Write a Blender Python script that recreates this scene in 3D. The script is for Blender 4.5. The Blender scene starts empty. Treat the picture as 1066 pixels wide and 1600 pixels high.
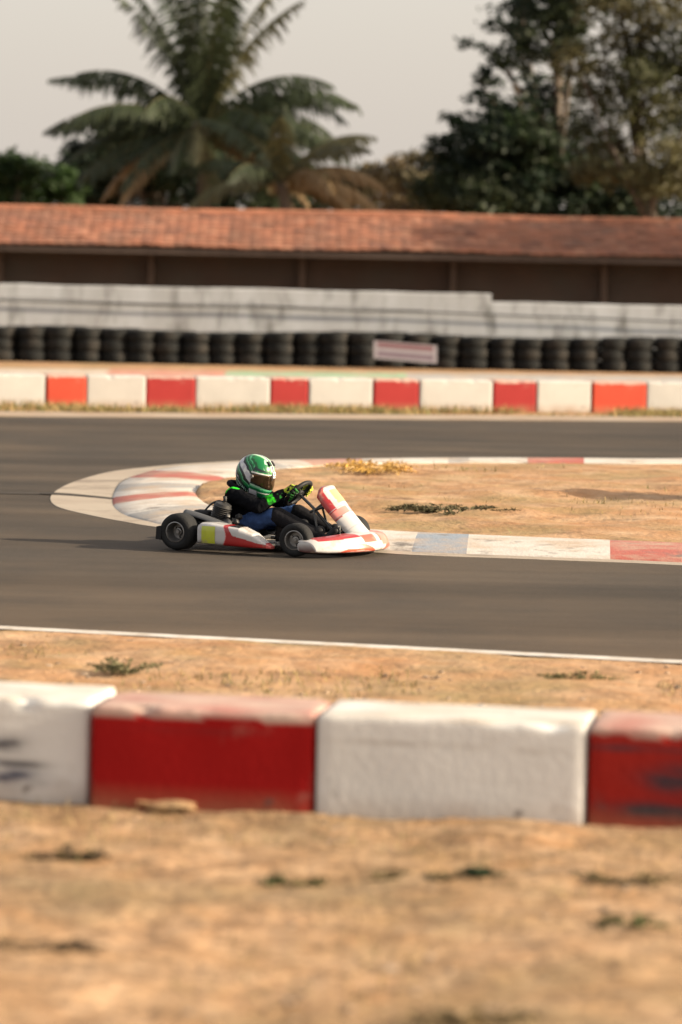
import bpy, bmesh, math, random
import numpy as np
from mathutils import Vector, Matrix, Euler, noise as mnoise

random.seed(11)
rng = np.random.default_rng(11)
R = math.radians
scene = bpy.context.scene
COL = scene.collection

# ------------------------------------------------------------------ camera
CAM_H, FPX, CX, CY = 2.2, 5500.0, 533.0, 800.0
PITCH, ROLL = math.atan(417.0 / FPX), R(1.2)
cam_data = bpy.data.cameras.new('camera')
cam = bpy.data.objects.new('camera', cam_data)
COL.objects.link(cam)
cam.location = (0, 0, CAM_H)
CAM_R = Matrix.Rotation(math.pi / 2 - PITCH, 3, 'X') @ Matrix.Rotation(ROLL, 3, 'Z')
cam.rotation_euler = CAM_R.to_euler()
cam_data.sensor_fit = 'VERTICAL'
cam_data.sensor_height = 36.0
cam_data.sensor_width = 24.0
cam_data.lens = FPX / 1600 * 36.0
cam_data.clip_start = 0.5
cam_data.clip_end = 2000
cam_data.dof.use_dof = True
cam_data.dof.focus_distance = 24.7
cam_data.dof.aperture_fstop = 1.7
scene.camera = cam

# ------------------------------------------------------------------ sky, sun, exposure
SUN_EL, SUN_AZ = R(20), R(10)      # from the right, a little towards the camera
SUN_DIR = Vector((math.cos(SUN_EL) * math.cos(SUN_AZ), -math.cos(SUN_EL) * math.sin(SUN_AZ), math.sin(SUN_EL)))
world = bpy.data.worlds.new('World')
scene.world = world
world.use_nodes = True
wn, wl = world.node_tree.nodes, world.node_tree.links
wn.clear()
w_out = wn.new('ShaderNodeOutputWorld')
w_sky = wn.new('ShaderNodeTexSky')
w_sky.sky_type = 'NISHITA'
w_sky.sun_disc = False
w_sky.sun_elevation = SUN_EL
w_sky.sun_rotation = math.pi / 2 + SUN_AZ
w_sky.air_density, w_sky.dust_density, w_sky.ozone_density = 1.0, 6.0, 1.0
w_bg = wn.new('ShaderNodeBackground')
w_bg.inputs['Strength'].default_value = 0.05
w_haze = wn.new('ShaderNodeBackground')          # the even, overexposed milk-white haze of the whole sky
w_haze.inputs['Color'].default_value = (1.0, 0.905, 0.81, 1)
w_haze.inputs['Strength'].default_value = 0.272
w_add = wn.new('ShaderNodeAddShader')
wl.new(w_sky.outputs[0], w_bg.inputs['Color'])
wl.new(w_bg.outputs[0], w_add.inputs[0])
wl.new(w_haze.outputs[0], w_add.inputs[1])
wl.new(w_add.outputs[0], w_out.inputs['Surface'])
sun_data = bpy.data.lights.new('sun', 'SUN')
sun_data.energy = 5.0
sun_data.angle = R(0.6)
sun_data.color = (1.0, 0.83, 0.62)
sun = bpy.data.objects.new('sun', sun_data)
COL.objects.link(sun)
sun.rotation_euler = SUN_DIR.to_track_quat('Z', 'Y').to_euler()
sun.location = SUN_DIR * 60
vs = scene.view_settings
vs.view_transform = 'Standard'
vs.look = 'None'
vs.gamma = 1.0
vs.exposure = 1.22
scene.cycles.max_bounces = 6
scene.cycles.transparent_max_bounces = 8


# ------------------------------------------------------------------ pixel (1066x1600 photo) to place
def ray(px, py):
    return CAM_R @ Vector(((px - CX) / FPX, -(py - CY) / FPX, -1.0))


def G(px, py, z=0.0):
    d = ray(px, py)
    return Vector((0, 0, CAM_H)) + d * ((z - CAM_H) / d.z)


def D(px, py, dist):
    d = ray(px, py)
    return Vector((0, 0, CAM_H)) + d * (dist / d.y)


# ------------------------------------------------------------------ naming helpers
def tag(o, label=None, cat=None, group=None, kind=None):
    if label: o['label'] = label
    if cat: o['category'] = cat
    if group: o['group'] = group
    if kind: o['kind'] = kind
    return o


def empty(name, loc=(0, 0, 0), rz=0.0, parent=None):
    o = bpy.data.objects.new(name, None)
    COL.objects.link(o)
    o.location = loc
    o.rotation_euler = (0, 0, rz)
    o.empty_display_size = 0.1
    if parent: o.parent = parent
    return o


# ------------------------------------------------------------------ materials
def mat(name, col=(0.5, 0.5, 0.5), rough=0.6, var=0.12, scale=6.0, bump=0.0, bscale=60.0, metal=0.0, attr=False,
        coat=0.0, dirt=None, spec=0.5, trans=0.0, stretch=None):
    m = bpy.data.materials.new(name)
    m.use_nodes = True
    n, l = m.node_tree.nodes, m.node_tree.links
    b = n['Principled BSDF']
    b.inputs['Roughness'].default_value = rough
    b.inputs['Metallic'].default_value = metal
    b.inputs['Coat Weight'].default_value = coat
    b.inputs['Specular IOR Level'].default_value = spec
    tc = n.new('ShaderNodeTexCoord')
    co = tc.outputs['Object']
    if stretch:
        mp = n.new('ShaderNodeMapping')
        mp.inputs['Scale'].default_value = stretch
        l.new(co, mp.inputs['Vector'])
        co = mp.outputs['Vector']
    if attr:
        src = n.new('ShaderNodeAttribute')
        src.attribute_name = 'Col'
        cs = src.outputs['Color']
    else:
        src = n.new('ShaderNodeRGB')
        src.outputs[0].default_value = (*col, 1)
        cs = src.outputs[0]
    if var > 0:
        nz = n.new('ShaderNodeTexNoise')
        nz.inputs['Scale'].default_value = scale
        nz.inputs['Detail'].default_value = 5
        nz.inputs['Roughness'].default_value = 0.6
        l.new(co, nz.inputs['Vector'])
        mr = n.new('ShaderNodeMapRange')
        mr.inputs['From Min'].default_value = 0.25
        mr.inputs['From Max'].default_value = 0.75
        mr.inputs['To Min'].default_value = 1 - var
        mr.inputs['To Max'].default_value = 1 + var
        l.new(nz.outputs['Fac'], mr.inputs['Value'])
        mx = n.new('ShaderNodeVectorMath')
        mx.operation = 'SCALE'
        l.new(cs, mx.inputs[0])
        l.new(mr.outputs[0], mx.inputs['Scale'])
        cs = mx.outputs[0]
    for dcol, amount, dscale, soft in (dirt or []):
        nz = n.new('ShaderNodeTexNoise')
        nz.inputs['Scale'].default_value = dscale
        nz.inputs['Detail'].default_value = 6
        nz.inputs['Roughness'].default_value = 0.65
        l.new(co, nz.inputs['Vector'])
        mr = n.new('ShaderNodeMapRange')
        mr.inputs['From Min'].default_value = 0.5 - soft * 0.5 + (0.5 - amount) * 0.5
        mr.inputs['From Max'].default_value = 0.5 + soft * 0.5 + (0.5 - amount) * 0.5
        l.new(nz.outputs['Fac'], mr.inputs['Value'])
        mix = n.new('ShaderNodeMixRGB')
        l.new(mr.outputs[0], mix.inputs['Fac'])
        l.new(cs, mix.inputs['Color1'])
        mix.inputs['Color2'].default_value = (*dcol, 1)
        cs = mix.outputs[0]
    l.new(cs, b.inputs['Base Color'])
    if bump > 0:
        nb = n.new('ShaderNodeTexNoise')
        nb.inputs['Scale'].default_value = bscale
        nb.inputs['Detail'].default_value = 6
        l.new(co, nb.inputs['Vector'])
        bp = n.new('ShaderNodeBump')
        bp.inputs['Strength'].default_value = bump
        bp.inputs['Distance'].default_value = 0.02
        l.new(nb.outputs['Fac'], bp.inputs['Height'])
        l.new(bp.outputs[0], b.inputs['Normal'])
    if trans > 0:
        tr = n.new('ShaderNodeBsdfTranslucent')
        l.new(cs, tr.inputs['Color'])
        ms = n.new('ShaderNodeMixShader')
        ms.inputs['Fac'].default_value = trans
        l.new(b.outputs[0], ms.inputs[1])
        l.new(tr.outputs[0], ms.inputs[2])
        l.new(ms.outputs[0], n['Material Output'].inputs['Surface'])
    return m


TAN, ORANGE, BROWN, PALE = (0.372, 0.236, 0.129), (0.347, 0.177, 0.078), (0.149, 0.093, 0.052), (0.456, 0.317, 0.198)
M = {}
M['dirt'] = mat('dry_dirt', TAN, 0.95, 0.18, 3.0, 0.8, 26, spec=0.12,
                dirt=[(ORANGE, 0.36, 1.1, 0.5), (PALE, 0.40, 3.6, 0.3), ((0.174, 0.135, 0.070), 0.34, 0.8, 0.3), (BROWN, 0.33, 5.5, 0.26), (BROWN, 0.30, 17, 0.2)])
M['dirt_orange'] = mat('orange_dirt', (0.326, 0.170, 0.080), 0.95, 0.18, 1.6, 0.7, 18, spec=0.15,
                       dirt=[(TAN, 0.42, 0.9, 0.4), (PALE, 0.32, 2.2, 0.3), (BROWN, 0.25, 2.6, 0.25), ((0.191, 0.157, 0.070), 0.28, 0.8, 0.3)])
M['asphalt'] = mat('worn_asphalt', rough=0.88, var=0.09, scale=0.6, attr=True, bump=0.35, bscale=140, spec=0.2,
                   dirt=[((0.088, 0.066, 0.045), 0.30, 0.33, 0.5), ((0.036, 0.031, 0.026), 0.30, 0.5, 0.3), ((0.10, 0.085, 0.065), 0.28, 150, 0.15)])
nt = M['asphalt'].node_tree
_tc = nt.nodes.new('ShaderNodeTexCoord')
_mp = nt.nodes.new('ShaderNodeMapping')
_mp.inputs['Rotation'].default_value = (0, 0, R(-9))
_mp.inputs['Scale'].default_value = (0.035, 1.15, 1)
_nz = nt.nodes.new('ShaderNodeTexNoise')
_nz.inputs['Scale'].default_value = 1.0
_nz.inputs['Detail'].default_value = 5
_mr = nt.nodes.new('ShaderNodeMapRange')
_mr.inputs['From Min'].default_value, _mr.inputs['From Max'].default_value = 0.3, 0.7
_mr.inputs['To Min'].default_value, _mr.inputs['To Max'].default_value = 0.70, 1.30
_ml = nt.nodes.new('ShaderNodeVectorMath')
_ml.operation = 'SCALE'
_pb = nt.nodes['Principled BSDF']
_src = _pb.inputs['Base Color'].links[0].from_socket
nt.links.new(_tc.outputs['Object'], _mp.inputs['Vector'])
nt.links.new(_mp.outputs[0], _nz.inputs['Vector'])
nt.links.new(_nz.outputs['Fac'], _mr.inputs['Value'])
nt.links.new(_src, _ml.inputs[0])
nt.links.new(_mr.outputs[0], _ml.inputs['Scale'])
nt.links.new(_ml.outputs[0], _pb.inputs['Base Color'])
M['line'] = mat('worn_white_line', (0.502, 0.475, 0.434), 0.8, 0.10, 5, dirt=[((0.305, 0.244, 0.177), 0.33, 6, 0.25)])
M['edge'] = mat('dusty_track_edge', (0.296, 0.235, 0.174), 0.9, 0.12, 1.5, 0.2, 60, dirt=[((0.235, 0.148, 0.078), 0.35, 0.8, 0.3)])
M['apron'] = mat('dusty_concrete_apron', (0.281, 0.235, 0.183), 0.9, 0.14, 1.2, 0.3, 60, dirt=[((0.339, 0.294, 0.235), 0.4, 0.7, 0.3), ((0.144, 0.111, 0.085), 0.26, 1.6, 0.2)])
M['kerb'] = mat('worn_kerb_paint', rough=0.75, var=0.12, scale=3, attr=True, bump=0.3, bscale=40,
                dirt=[((0.375, 0.285, 0.203), 0.36, 2.2, 0.25), ((0.120, 0.105, 0.090), 0.24, 3, 0.15)])
M['wall_white'] = mat('stained_whitewash', (0.455, 0.474, 0.492), 0.9, 0.10, 0.6, 0.3, 30, stretch=(1.0, 1.0, 0.3),
                      dirt=[((0.309, 0.309, 0.307), 0.38, 0.9, 0.35), ((0.130, 0.131, 0.122), 0.26, 2.6, 0.2)])
M['tile'] = mat('clay_tile', rough=0.85, var=0.16, scale=1.2, attr=True, bump=0.3, bscale=30,
                dirt=[((0.16, 0.09, 0.065), 0.27, 0.9, 0.25)])
M['laterite'] = mat('dark_laterite_plaster', (0.055, 0.038, 0.031), 0.95, 0.25, 1.2, 0.4, 20, dirt=[((0.05, 0.045, 0.04), 0.4, 0.8, 0.3)])
M['timber'] = mat('dark_timber', (0.07, 0.05, 0.04), 0.8, 0.2, 4)
M['rubber'] = mat('black_rubber', (0.014, 0.0145, 0.015), 0.8, 0.25, 12, 0.25, 60, spec=0.22)
M['rubber_dusty'] = mat('dusty_black_rubber', (0.012, 0.013, 0.013), 0.85, 0.3, 3, 0.3, 40, spec=0.15, dirt=[((0.04, 0.034, 0.028), 0.22, 2.5, 0.3)])
M['black_plastic'] = mat('black_plastic', (0.012, 0.012, 0.013), 0.6, 0.15, 8, spec=0.25)
M['black_cloth'] = mat('black_cloth', (0.010, 0.010, 0.012), 0.9, 0.2, 14, 0.3, 40, spec=0.12)
M['grey_plastic'] = mat('grey_plastic', (0.055, 0.058, 0.062), 0.55, 0.12, 10)
M['steel'] = mat('dark_steel', (0.09, 0.09, 0.09), 0.4, 0.15, 14, metal=0.6)
M['alloy'] = mat('cast_alloy', (0.24, 0.235, 0.23), 0.42, 0.15, 14, metal=0.85)
M['engine_alloy'] = mat('oily_engine_alloy', (0.042, 0.042, 0.041), 0.5, 0.3, 20, metal=0.4, dirt=[((0.03, 0.028, 0.025), 0.35, 14, 0.3)])
M['body_paint'] = mat('kart_bodywork', rough=0.32, var=0.04, scale=10, attr=True, coat=0.35, dirt=[((0.30, 0.24, 0.18), 0.2, 9, 0.2)])
M['helmet'] = mat('helmet_lacquer', rough=0.3, var=0.0, attr=True, coat=0.25, spec=0.35)
M['visor'] = mat('mirrored_amber_visor', (0.075, 0.048, 0.027), 0.07, 0.0, metal=0.8, coat=0.3)
M['jacket'] = mat('jacket_cloth', rough=0.9, var=0.2, scale=14, attr=True, bump=0.5, bscale=34, spec=0.04)
M['denim'] = mat('blue_denim', (0.028, 0.062, 0.165), 0.9, 0.28, 16, 0.35, 45, spec=0.2)
M['glove'] = mat('glove_cloth', rough=0.85, var=0.2, scale=25, attr=True, bump=0.2, bscale=80, spec=0.25)
M['skin'] = mat('skin', (0.46, 0.27, 0.17), 0.55, 0.08, 12)
M['sign'] = mat('printed_board', rough=0.6, var=0.08, scale=4, attr=True)
M['leaf'] = mat('leaf', rough=0.6, var=0.0, attr=True, trans=0.32, spec=0.3)
M['frond'] = mat('palm_leaf', rough=0.55, var=0.0, attr=True, trans=0.25, spec=0.35)
M['bark'] = mat('bark', (0.10, 0.08, 0.062), 0.95, 0.25, 3, 0.6, 14)
M['blade'] = mat('grass_blade', rough=0.8, var=0.0, attr=True, trans=0.25, spec=0.2)
M['stone'] = mat('pebble', rough=0.95, var=0.15, scale=9, attr=True, spec=0.2)
M['block'] = mat('painted_concrete', rough=0.85, var=0.09, scale=2.2, attr=True, bump=0.16, bscale=30, spec=0.12,
                 dirt=[((0.30, 0.25, 0.20), 0.10, 2.0, 0.3), ((0.10, 0.085, 0.075), 0.10, 6, 0.12)])
M['cable'] = mat('black_cable', (0.03, 0.03, 0.03), 0.7, 0.1)


# ------------------------------------------------------------------ mesh builder
class MB:
    def __init__(self):
        self.v, self.f, self.c = [], [], []

    def add(self, verts, faces, col=(0.5, 0.5, 0.5)):
        o = len(self.v)
        self.v += [tuple(p) for p in verts]
        self.f += [tuple(i + o for i in q) for q in faces]
        if col and isinstance(col[0], (tuple, list)):
            self.c += [tuple(k) for k in col]
        else:
            self.c += [tuple(col)] * len(verts)

    def box(self, ctr, size, rot=None, bevel=0.0, seg=2, col=(0.5, 0.5, 0.5)):
        bm = bmesh.new()
        bmesh.ops.create_cube(bm, size=1.0)
        for w in bm.verts:
            w.co = Vector((w.co.x * size[0], w.co.y * size[1], w.co.z * size[2]))
        if bevel > 0:
            bmesh.ops.bevel(bm, geom=bm.edges[:], offset=bevel, segments=seg, affect='EDGES', profile=0.5)
        bm.verts.index_update()
        mtx = rot or Matrix.Identity(3)
        self.add([mtx @ w.co + Vector(ctr) for w in bm.verts], [[w.index for w in q.verts] for q in bm.faces], col)
        bm.free()

    def grid(self, P, closed=False, caps=False, col=None):
        n, k = len(P), len(P[0])
        verts = [p for row in P for p in row]
        faces = []
        for i in range(n - 1):
            for j in range(k if closed else k - 1):
                j2 = (j + 1) % k
                faces.append((i * k + j, (i + 1) * k + j, (i + 1) * k + j2, i * k + j2))
        if caps:
            faces.append(tuple(range(k)))
            faces.append(tuple((n - 1) * k + j for j in reversed(range(k))))
        self.add(verts, faces, col or (0.5, 0.5, 0.5))

    def tube(self, pts, rad, n=8, caps=True, col=(0.5, 0.5, 0.5), closed=False):
        pts = [Vector(p) for p in pts]
        m = len(pts)
        rads = rad if isinstance(rad, (list, tuple)) else [rad] * m
        up = None
        rows = []
        for i in range(m):
            if closed:
                t = pts[(i + 1) % m] - pts[i - 1]
            else:
                t = pts[min(i + 1, m - 1)] - pts[max(i - 1, 0)]
            t.normalize()
            if up is None:
                up = Vector((0, 0, 1)) if abs(t.z) < 0.9 else Vector((1, 0, 0))
            a = t.cross(up).normalized()
            b = a.cross(t).normalized()
            up = b
            rows.append([pts[i] + (a * math.cos(q) + b * math.sin(q)) * rads[i] for q in [2 * math.pi * k / n for k in range(n)]])
        if closed:
            rows.append(rows[0])
        self.grid(rows, closed=True, caps=caps and not closed, col=col)

    def lathe(self, prof, origin, axis, n=32, col=(0.5, 0.5, 0.5), close=False):
        axis = Vector(axis).normalized()
        ref = Vector((0, 0, 1)) if abs(axis.z) < 0.9 else Vector((1, 0, 0))
        a = axis.cross(ref).normalized()
        b = axis.cross(a).normalized()
        o = Vector(origin)
        rows = []
        for rr, h in prof:
            rows.append([o + axis * h + (a * math.cos(q) + b * math.sin(q)) * rr for q in [2 * math.pi * k / n for k in range(n)]])
        if close:
            rows.append(rows[0])
        self.grid(rows, closed=True, col=col)

    def ball(self, ctr, rad, n=14, m=9, col=(0.5, 0.5, 0.5)):
        rad = rad if isinstance(rad, (tuple, list)) else (rad,) * 3
        rows = []
        for i in range(m + 1):
            t = math.pi * i / m
            rr = max(math.sin(t), 0.001)
            rows.append([Vector(ctr) + Vector((rad[0] * rr * math.cos(2 * math.pi * k / n), rad[1] * rr * math.sin(2 * math.pi * k / n), rad[2] * math.cos(t))) for k in range(n)])
        self.grid(rows, closed=True, caps=True, col=col)

    def cone(self, p, q, r0, r1, n=14, m=5):
        """a rounded cone: a limb segment with ball ends"""
        p, q = Vector(p), Vector(q)
        ax = (q - p)
        L = ax.length
        ax.normalize()
        prof = []
        for i in range(m + 1):
            t = math.pi / 2 * i / m
            prof.append((max(r0 * math.sin(t), 0.0005), -r0 * math.cos(t)))
        for i in range(m + 1):
            t = math.pi / 2 * i / m
            prof.append((max(r1 * math.cos(t), 0.0005), L + r1 * math.sin(t)))
        ref = Vector((0, 0, 1)) if abs(ax.z) < 0.9 else Vector((1, 0, 0))
        a = ax.cross(ref).normalized()
        b = ax.cross(a).normalized()
        rows = [[p + ax * h + (a * math.cos(t) + b * math.sin(t)) * rr for t in [2 * math.pi * k / n for k in range(n)]] for rr, h in prof]
        self.grid(rows, closed=True, caps=True)

    def build(self, name, m, parent=None, sharp=40, smooth=True):
        me = bpy.data.meshes.new(name)
        me.from_pydata([tuple(p) for p in self.v], [], self.f)
        return finish(me, name, m, parent, self.c, sharp, smooth)


def finish(me, name, m, parent=None, cols=None, sharp=40, smooth=True, normals=True):
    if normals:
        bm = bmesh.new()
        bm.from_mesh(me)
        bmesh.ops.recalc_face_normals(bm, faces=bm.faces[:])
        bm.to_mesh(me)
        bm.free()
    if cols is not None:
        ca = me.color_attributes.new('Col', 'FLOAT_COLOR', 'POINT')
        arr = np.ones((len(me.vertices), 4), dtype=np.float32)
        arr[:, :3] = np.asarray(cols, dtype=np.float32)[:, :3]
        ca.data.foreach_set('color', arr.ravel())
    if smooth:
        me.polygons.foreach_set('use_smooth', np.ones(len(me.polygons), dtype=bool))
        me.set_sharp_from_angle(angle=R(sharp))
    me.materials.append(m)
    me.update()
    o = bpy.data.objects.new(name, me)
    COL.objects.link(o)
    if parent: o.parent = parent
    return o


def quads_mesh(name, V, C, m, parent=None):
    """V: (n,4,3) quads, C: (n,3) colours, all in one go"""
    n = len(V)
    me = bpy.data.meshes.new(name)
    me.vertices.add(n * 4)
    me.vertices.foreach_set('co', np.asarray(V, dtype=np.float32).ravel())
    me.loops.add(n * 4)
    me.loops.foreach_set('vertex_index', np.arange(n * 4, dtype=np.int32))
    me.polygons.add(n)
    me.polygons.foreach_set('loop_start', np.arange(0, n * 4, 4, dtype=np.int32))
    me.update(calc_edges=True)
    return finish(me, name, m, parent, np.repeat(np.asarray(C), 4, axis=0), smooth=False, normals=False)


def remesh(mb, name, m, parent, voxel, colfun=None, smooth=4, wrinkle=0.0, wscale=18.0):
    me = bpy.data.meshes.new(name + '_draft')
    me.from_pydata([tuple(p) for p in mb.v], [], mb.f)
    bm = bmesh.new()
    bm.from_mesh(me)
    bmesh.ops.recalc_face_normals(bm, faces=bm.faces[:])
    bm.to_mesh(me)
    bm.free()
    t = bpy.data.objects.new(name + '_draft', me)
    COL.objects.link(t)
    r = t.modifiers.new('r', 'REMESH')
    r.mode = 'VOXEL'
    r.voxel_size = voxel
    s = t.modifiers.new('s', 'SMOOTH')
    s.iterations = smooth
    s.factor = 0.5
    dg = bpy.context.evaluated_depsgraph_get()
    out = bpy.data.meshes.new_from_object(t.evaluated_get(dg))
    bpy.data.objects.remove(t)
    bpy.data.meshes.remove(me)
    out.name = name
    cols = None
    if wrinkle > 0:
        for v, nn in zip(out.vertices, [Vector(w.normal) for w in out.vertices]):
            p = v.co
            k = mnoise.noise(Vector((p.x * wscale, p.y * wscale, p.z * wscale * 1.6))) + 0.5 * mnoise.noise(p * wscale * 2.3)
            v.co = p + nn * (k * wrinkle)
    if colfun:
        cols = [colfun(v.co) for v in out.vertices]
    out.materials.clear()
    return finish(out, name, m, parent, cols, sharp=180, normals=False)


def vnoise(x, y, seed=0):
    """smooth value noise on arrays"""
    r2 = np.random.default_rng(seed)
    T = r2.random((256, 256))
    xi, yi = np.floor(x).astype(int), np.floor(y).astype(int)
    fx, fy = x - xi, y - yi
    fx, fy = fx * fx * (3 - 2 * fx), fy * fy * (3 - 2 * fy)
    g = lambda a, b: T[a % 256, b % 256]
    return (g(xi, yi) * (1 - fx) + g(xi + 1, yi) * fx) * (1 - fy) + (g(xi, yi + 1) * (1 - fx) + g(xi + 1, yi + 1) * fx) * fy


def fbm(x, y, seed=0, octs=4):
    s, a = 0, 1.0
    for i in range(octs):
        s = s + a * (vnoise(x * 2 ** i, y * 2 ** i, seed + i) - 0.5)
        a *= 0.5
    return s


def catmull(pts, n=10):
    pts = [Vector(p) for p in pts]
    out = []
    for i in range(len(pts) - 1):
        p0, p1, p2, p3 = pts[max(i - 1, 0)], pts[i], pts[i + 1], pts[min(i + 2, len(pts) - 1)]
        for k in range(n):
            t = k / n
            out.append(0.5 * ((2 * p1) + (p2 - p0) * t + (2 * p0 - 5 * p1 + 4 * p2 - p3) * t * t + (3 * p1 - p0 - 3 * p2 + p3) * t ** 3))
    out.append(pts[-1])
    return out


def structure(name, mb_or_obj, m=None, **kw):
    o = mb_or_obj.build(name, m, **kw) if isinstance(mb_or_obj, MB) else mb_or_obj
    o['kind'] = 'structure'
    return o


def extend(a, b, la, lb):
    """the line through a and b, lengthened by la before a and lb after b"""
    d = (b - a).normalized()
    return a - d * la, b + d * lb


# ------------------------------------------------------------------ ground
g = MB()
g.add([(-700, -60, -0.035), (700, -60, -0.035), (700, 1300, -0.035), (-700, 1300, -0.035)], [(0, 1, 2, 3)])
structure('ground', g, M['dirt_orange'])

# lines that run along the track: (left, right) points on the ground
NL0, NL1 = G(0, 985), G(1066, 1039)            # near white line (its near edge)
FL0, FL1 = G(0, 646), G(1066, 657)             # far edge of the track


def line_y(a, b, x):
    return a.y + (b.y - a.y) * (x - a.x) / (b.x - a.x)


def displaced(name, x0, x1, ylo, yhi, nx, ny, m, amp, seed, base=0.0):
    xs = np.linspace(x0, x1, nx)
    tt = np.linspace(0, 1, ny)
    lo = np.array([ylo(x) for x in xs])
    hi = np.array([yhi(x) for x in xs])
    X = np.repeat(xs[:, None], ny, 1)
    Y = lo[:, None] + (hi - lo)[:, None] * tt[None, :]
    Z = amp * (1.6 * fbm(X * 0.9, Y * 0.9, seed, 3) + 0.8 * fbm(X * 4.3, Y * 4.3, seed + 9, 3) + 0.45 * np.abs(fbm(X * 13, Y * 13, seed + 20, 2)))
    edge = np.minimum(1, np.minimum((Y - lo[:, None]), (hi[:, None] - Y)) / 0.35)
    Z = base + (Z + amp * 0.2) * np.clip(edge, 0, 1) + (0.002 + 0.018 * fbm(X * 3.0, Y * 6.0, seed + 31, 3) - 0.05 * np.clip((Y - hi[:, None] + 0.12) / 0.12, 0, 1)) * (1 - np.clip(edge, 0, 1))
    V = np.stack([X, Y, Z], -1).reshape(-1, 3)
    i, j = np.meshgrid(np.arange(nx - 1), np.arange(ny - 1), indexing='ij')
    a = (i * ny + j).ravel()
    F = np.stack([a, a + ny, a + ny + 1, a + 1], -1)
    me = bpy.data.meshes.new(name)
    me.vertices.add(len(V))
    me.vertices.foreach_set('co', V.astype(np.float32).ravel())
    me.loops.add(F.size)
    me.loops.foreach_set('vertex_index', F.astype(np.int32).ravel())
    me.polygons.add(len(F))
    me.polygons.foreach_set('loop_start', np.arange(0, F.size, 4, dtype=np.int32))
    me.update(calc_edges=True)
    o = finish(me, name, m, smooth=True, sharp=180, normals=False)
    o['kind'] = 'structure'
    return o


BB0, BB1 = G(0, 1252), G(1066, 1302)           # foot of the near barrier
displaced('dirt_verge', -7, 7, lambda x: 6.0, lambda x: line_y(BB0, BB1, x) + 0.30, 360, 330, M['dirt'], 0.026, 3)
displaced('dirt_strip', -7, 7, lambda x: line_y(BB0, BB1, x) + 0.30, lambda x: line_y(NL0, NL1, x) + 0.12, 300, 190, M['dirt_orange'], 0.02, 40)

# track: one asphalt sheet from the near line to the far edge
a0, a1 = extend(NL0, NL1, 60, 60)
b0, b1 = extend(FL0, FL1, 60, 60)
t = MB()
NXT, NXA = 90, 150
rows, cols = [], []
DARK_A, DUST_A = Vector((0.036, 0.030, 0.024)), Vector((0.084, 0.059, 0.039))
for k in range(NXT + 1):
    u = k / NXT
    p, q = a0.lerp(a1, u), b0.lerp(b1, u)
    row = []
    for w in range(NXA + 1):
        pt = p.lerp(q, w / NXA)
        row.append(pt + Vector((0, 0, 0.004)))
        dn, df = (pt - p).length, (q - pt).length
        n_ = mnoise.noise(Vector((pt.x * 0.12, pt.y * 0.6, 2)))
        # dusty towards the edges, rubbered where the karts run
        dust = max(0, 1 - dn / (3.6 + 1.4 * n_)) ** 0.8 * 0.95 + max(0, 1 - df / 1.6) * 0.6 + 0.15 * n_
        cols.append(tuple(DARK_A.lerp(DUST_A, min(1, max(0, dust + 0.12)))))
    rows.append(row)
t.grid(rows, col=cols)
structure('track', t, M['asphalt'])


def ribbon(name, a, b, width, z, m, la=50, lb=50):
    p, q = extend(a, b, la, lb)
    d = (q - p).normalized()
    nrm = Vector((-d.y, d.x, 0)) * width
    r = MB()
    k = 40
    r.grid([[p.lerp(q, i / k) + Vector((0, 0, z)), p.lerp(q, i / k) + nrm + Vector((0, 0, z))] for i in range(k + 1)])
    return structure(name, r, m)


ribbon('white_line', NL0, NL1, 0.15, 0.009, M['line'])
ribbon('track_edge', G(0, 652), G(1066, 660), 1.3, 0.009, M['edge'])
# ------------------------------------------------------------------ island inside the hairpin
outer_px = [(2400, 705), (1500, 712), (1066, 717.5), (880, 716.5), (700, 716), (566, 717.5), (470, 719), (407, 720), (302, 725), (232, 731), (169, 739), (116, 754),
            (88, 768), (79, 781), (93, 794), (145, 807), (203, 818), (247, 825), (420, 848), (603, 866), (820, 875), (1066, 885), (1500, 910), (2000, 930)]
kerb_px = [(2400, 706.5), (1500, 713.5), (1066, 719), (880, 718), (700, 718), (566, 719.5), (470, 721.5), (407, 723), (330, 728), (264, 733), (214, 744), (188, 756),
           (178, 772), (176, 784), (180, 796), (198, 808), (232, 817), (268, 824), (430, 845.5), (603, 862), (820, 871.5), (1066, 881.5), (1500, 906), (2000, 926)]
inner_px = [(2400, 719), (1500, 726), (1066, 732), (880, 731), (700, 731), (566, 733), (500, 736), (450, 740), (405, 746), (368, 753), (338, 760), (318, 766),
            (308, 774), (306, 782), (312, 790), (326, 799), (352, 806), (392, 813), (500, 831), (620, 841), (820, 850), (1066, 860), (1500, 880), (2000, 900)]
outer = catmull([G(*p) for p in outer_px], 10)
kerb_o = catmull([G(*p) for p in kerb_px], 10)
kerb_i = catmull([G(*p) for p in inner_px], 10)
ap = MB()
ap.grid([[a + (a - b) * 0.02 + Vector((0, 0, -0.01)), a + Vector((0, 0, 0.008)), b + Vector((0, 0, 0.012))] for a, b in zip(outer, kerb_o)])
structure('kerb_apron', ap, M['apron'])

WHT, RED_, GRY, BLU = (0.479, 0.452, 0.409), (0.339, 0.087, 0.061), (0.287, 0.278, 0.261), (0.209, 0.244, 0.287)
PINK = (0.392, 0.183, 0.135)
# colours by where along the kerb (index in outer_px space)
kerb_cols = [(0, WHT), (1.2, RED_), (1.6, WHT), (2.78, RED_), (3.28, WHT), (3.78, GRY), (4.05, WHT), (5.05, PINK), (6.2, WHT), (7.0, GRY), (7.5, WHT),
             (9.5, RED_), (10.5, WHT), (11.3, GRY), (12.0, WHT), (12.7, RED_), (13.6, WHT), (15.0, GRY), (15.9, WHT), (17.2, RED_), (17.7, WHT),
             (19.17, BLU), (19.63, WHT), (20.57, RED_), (21.1, WHT), (21.8, RED_), (22.2, WHT)]


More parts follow.
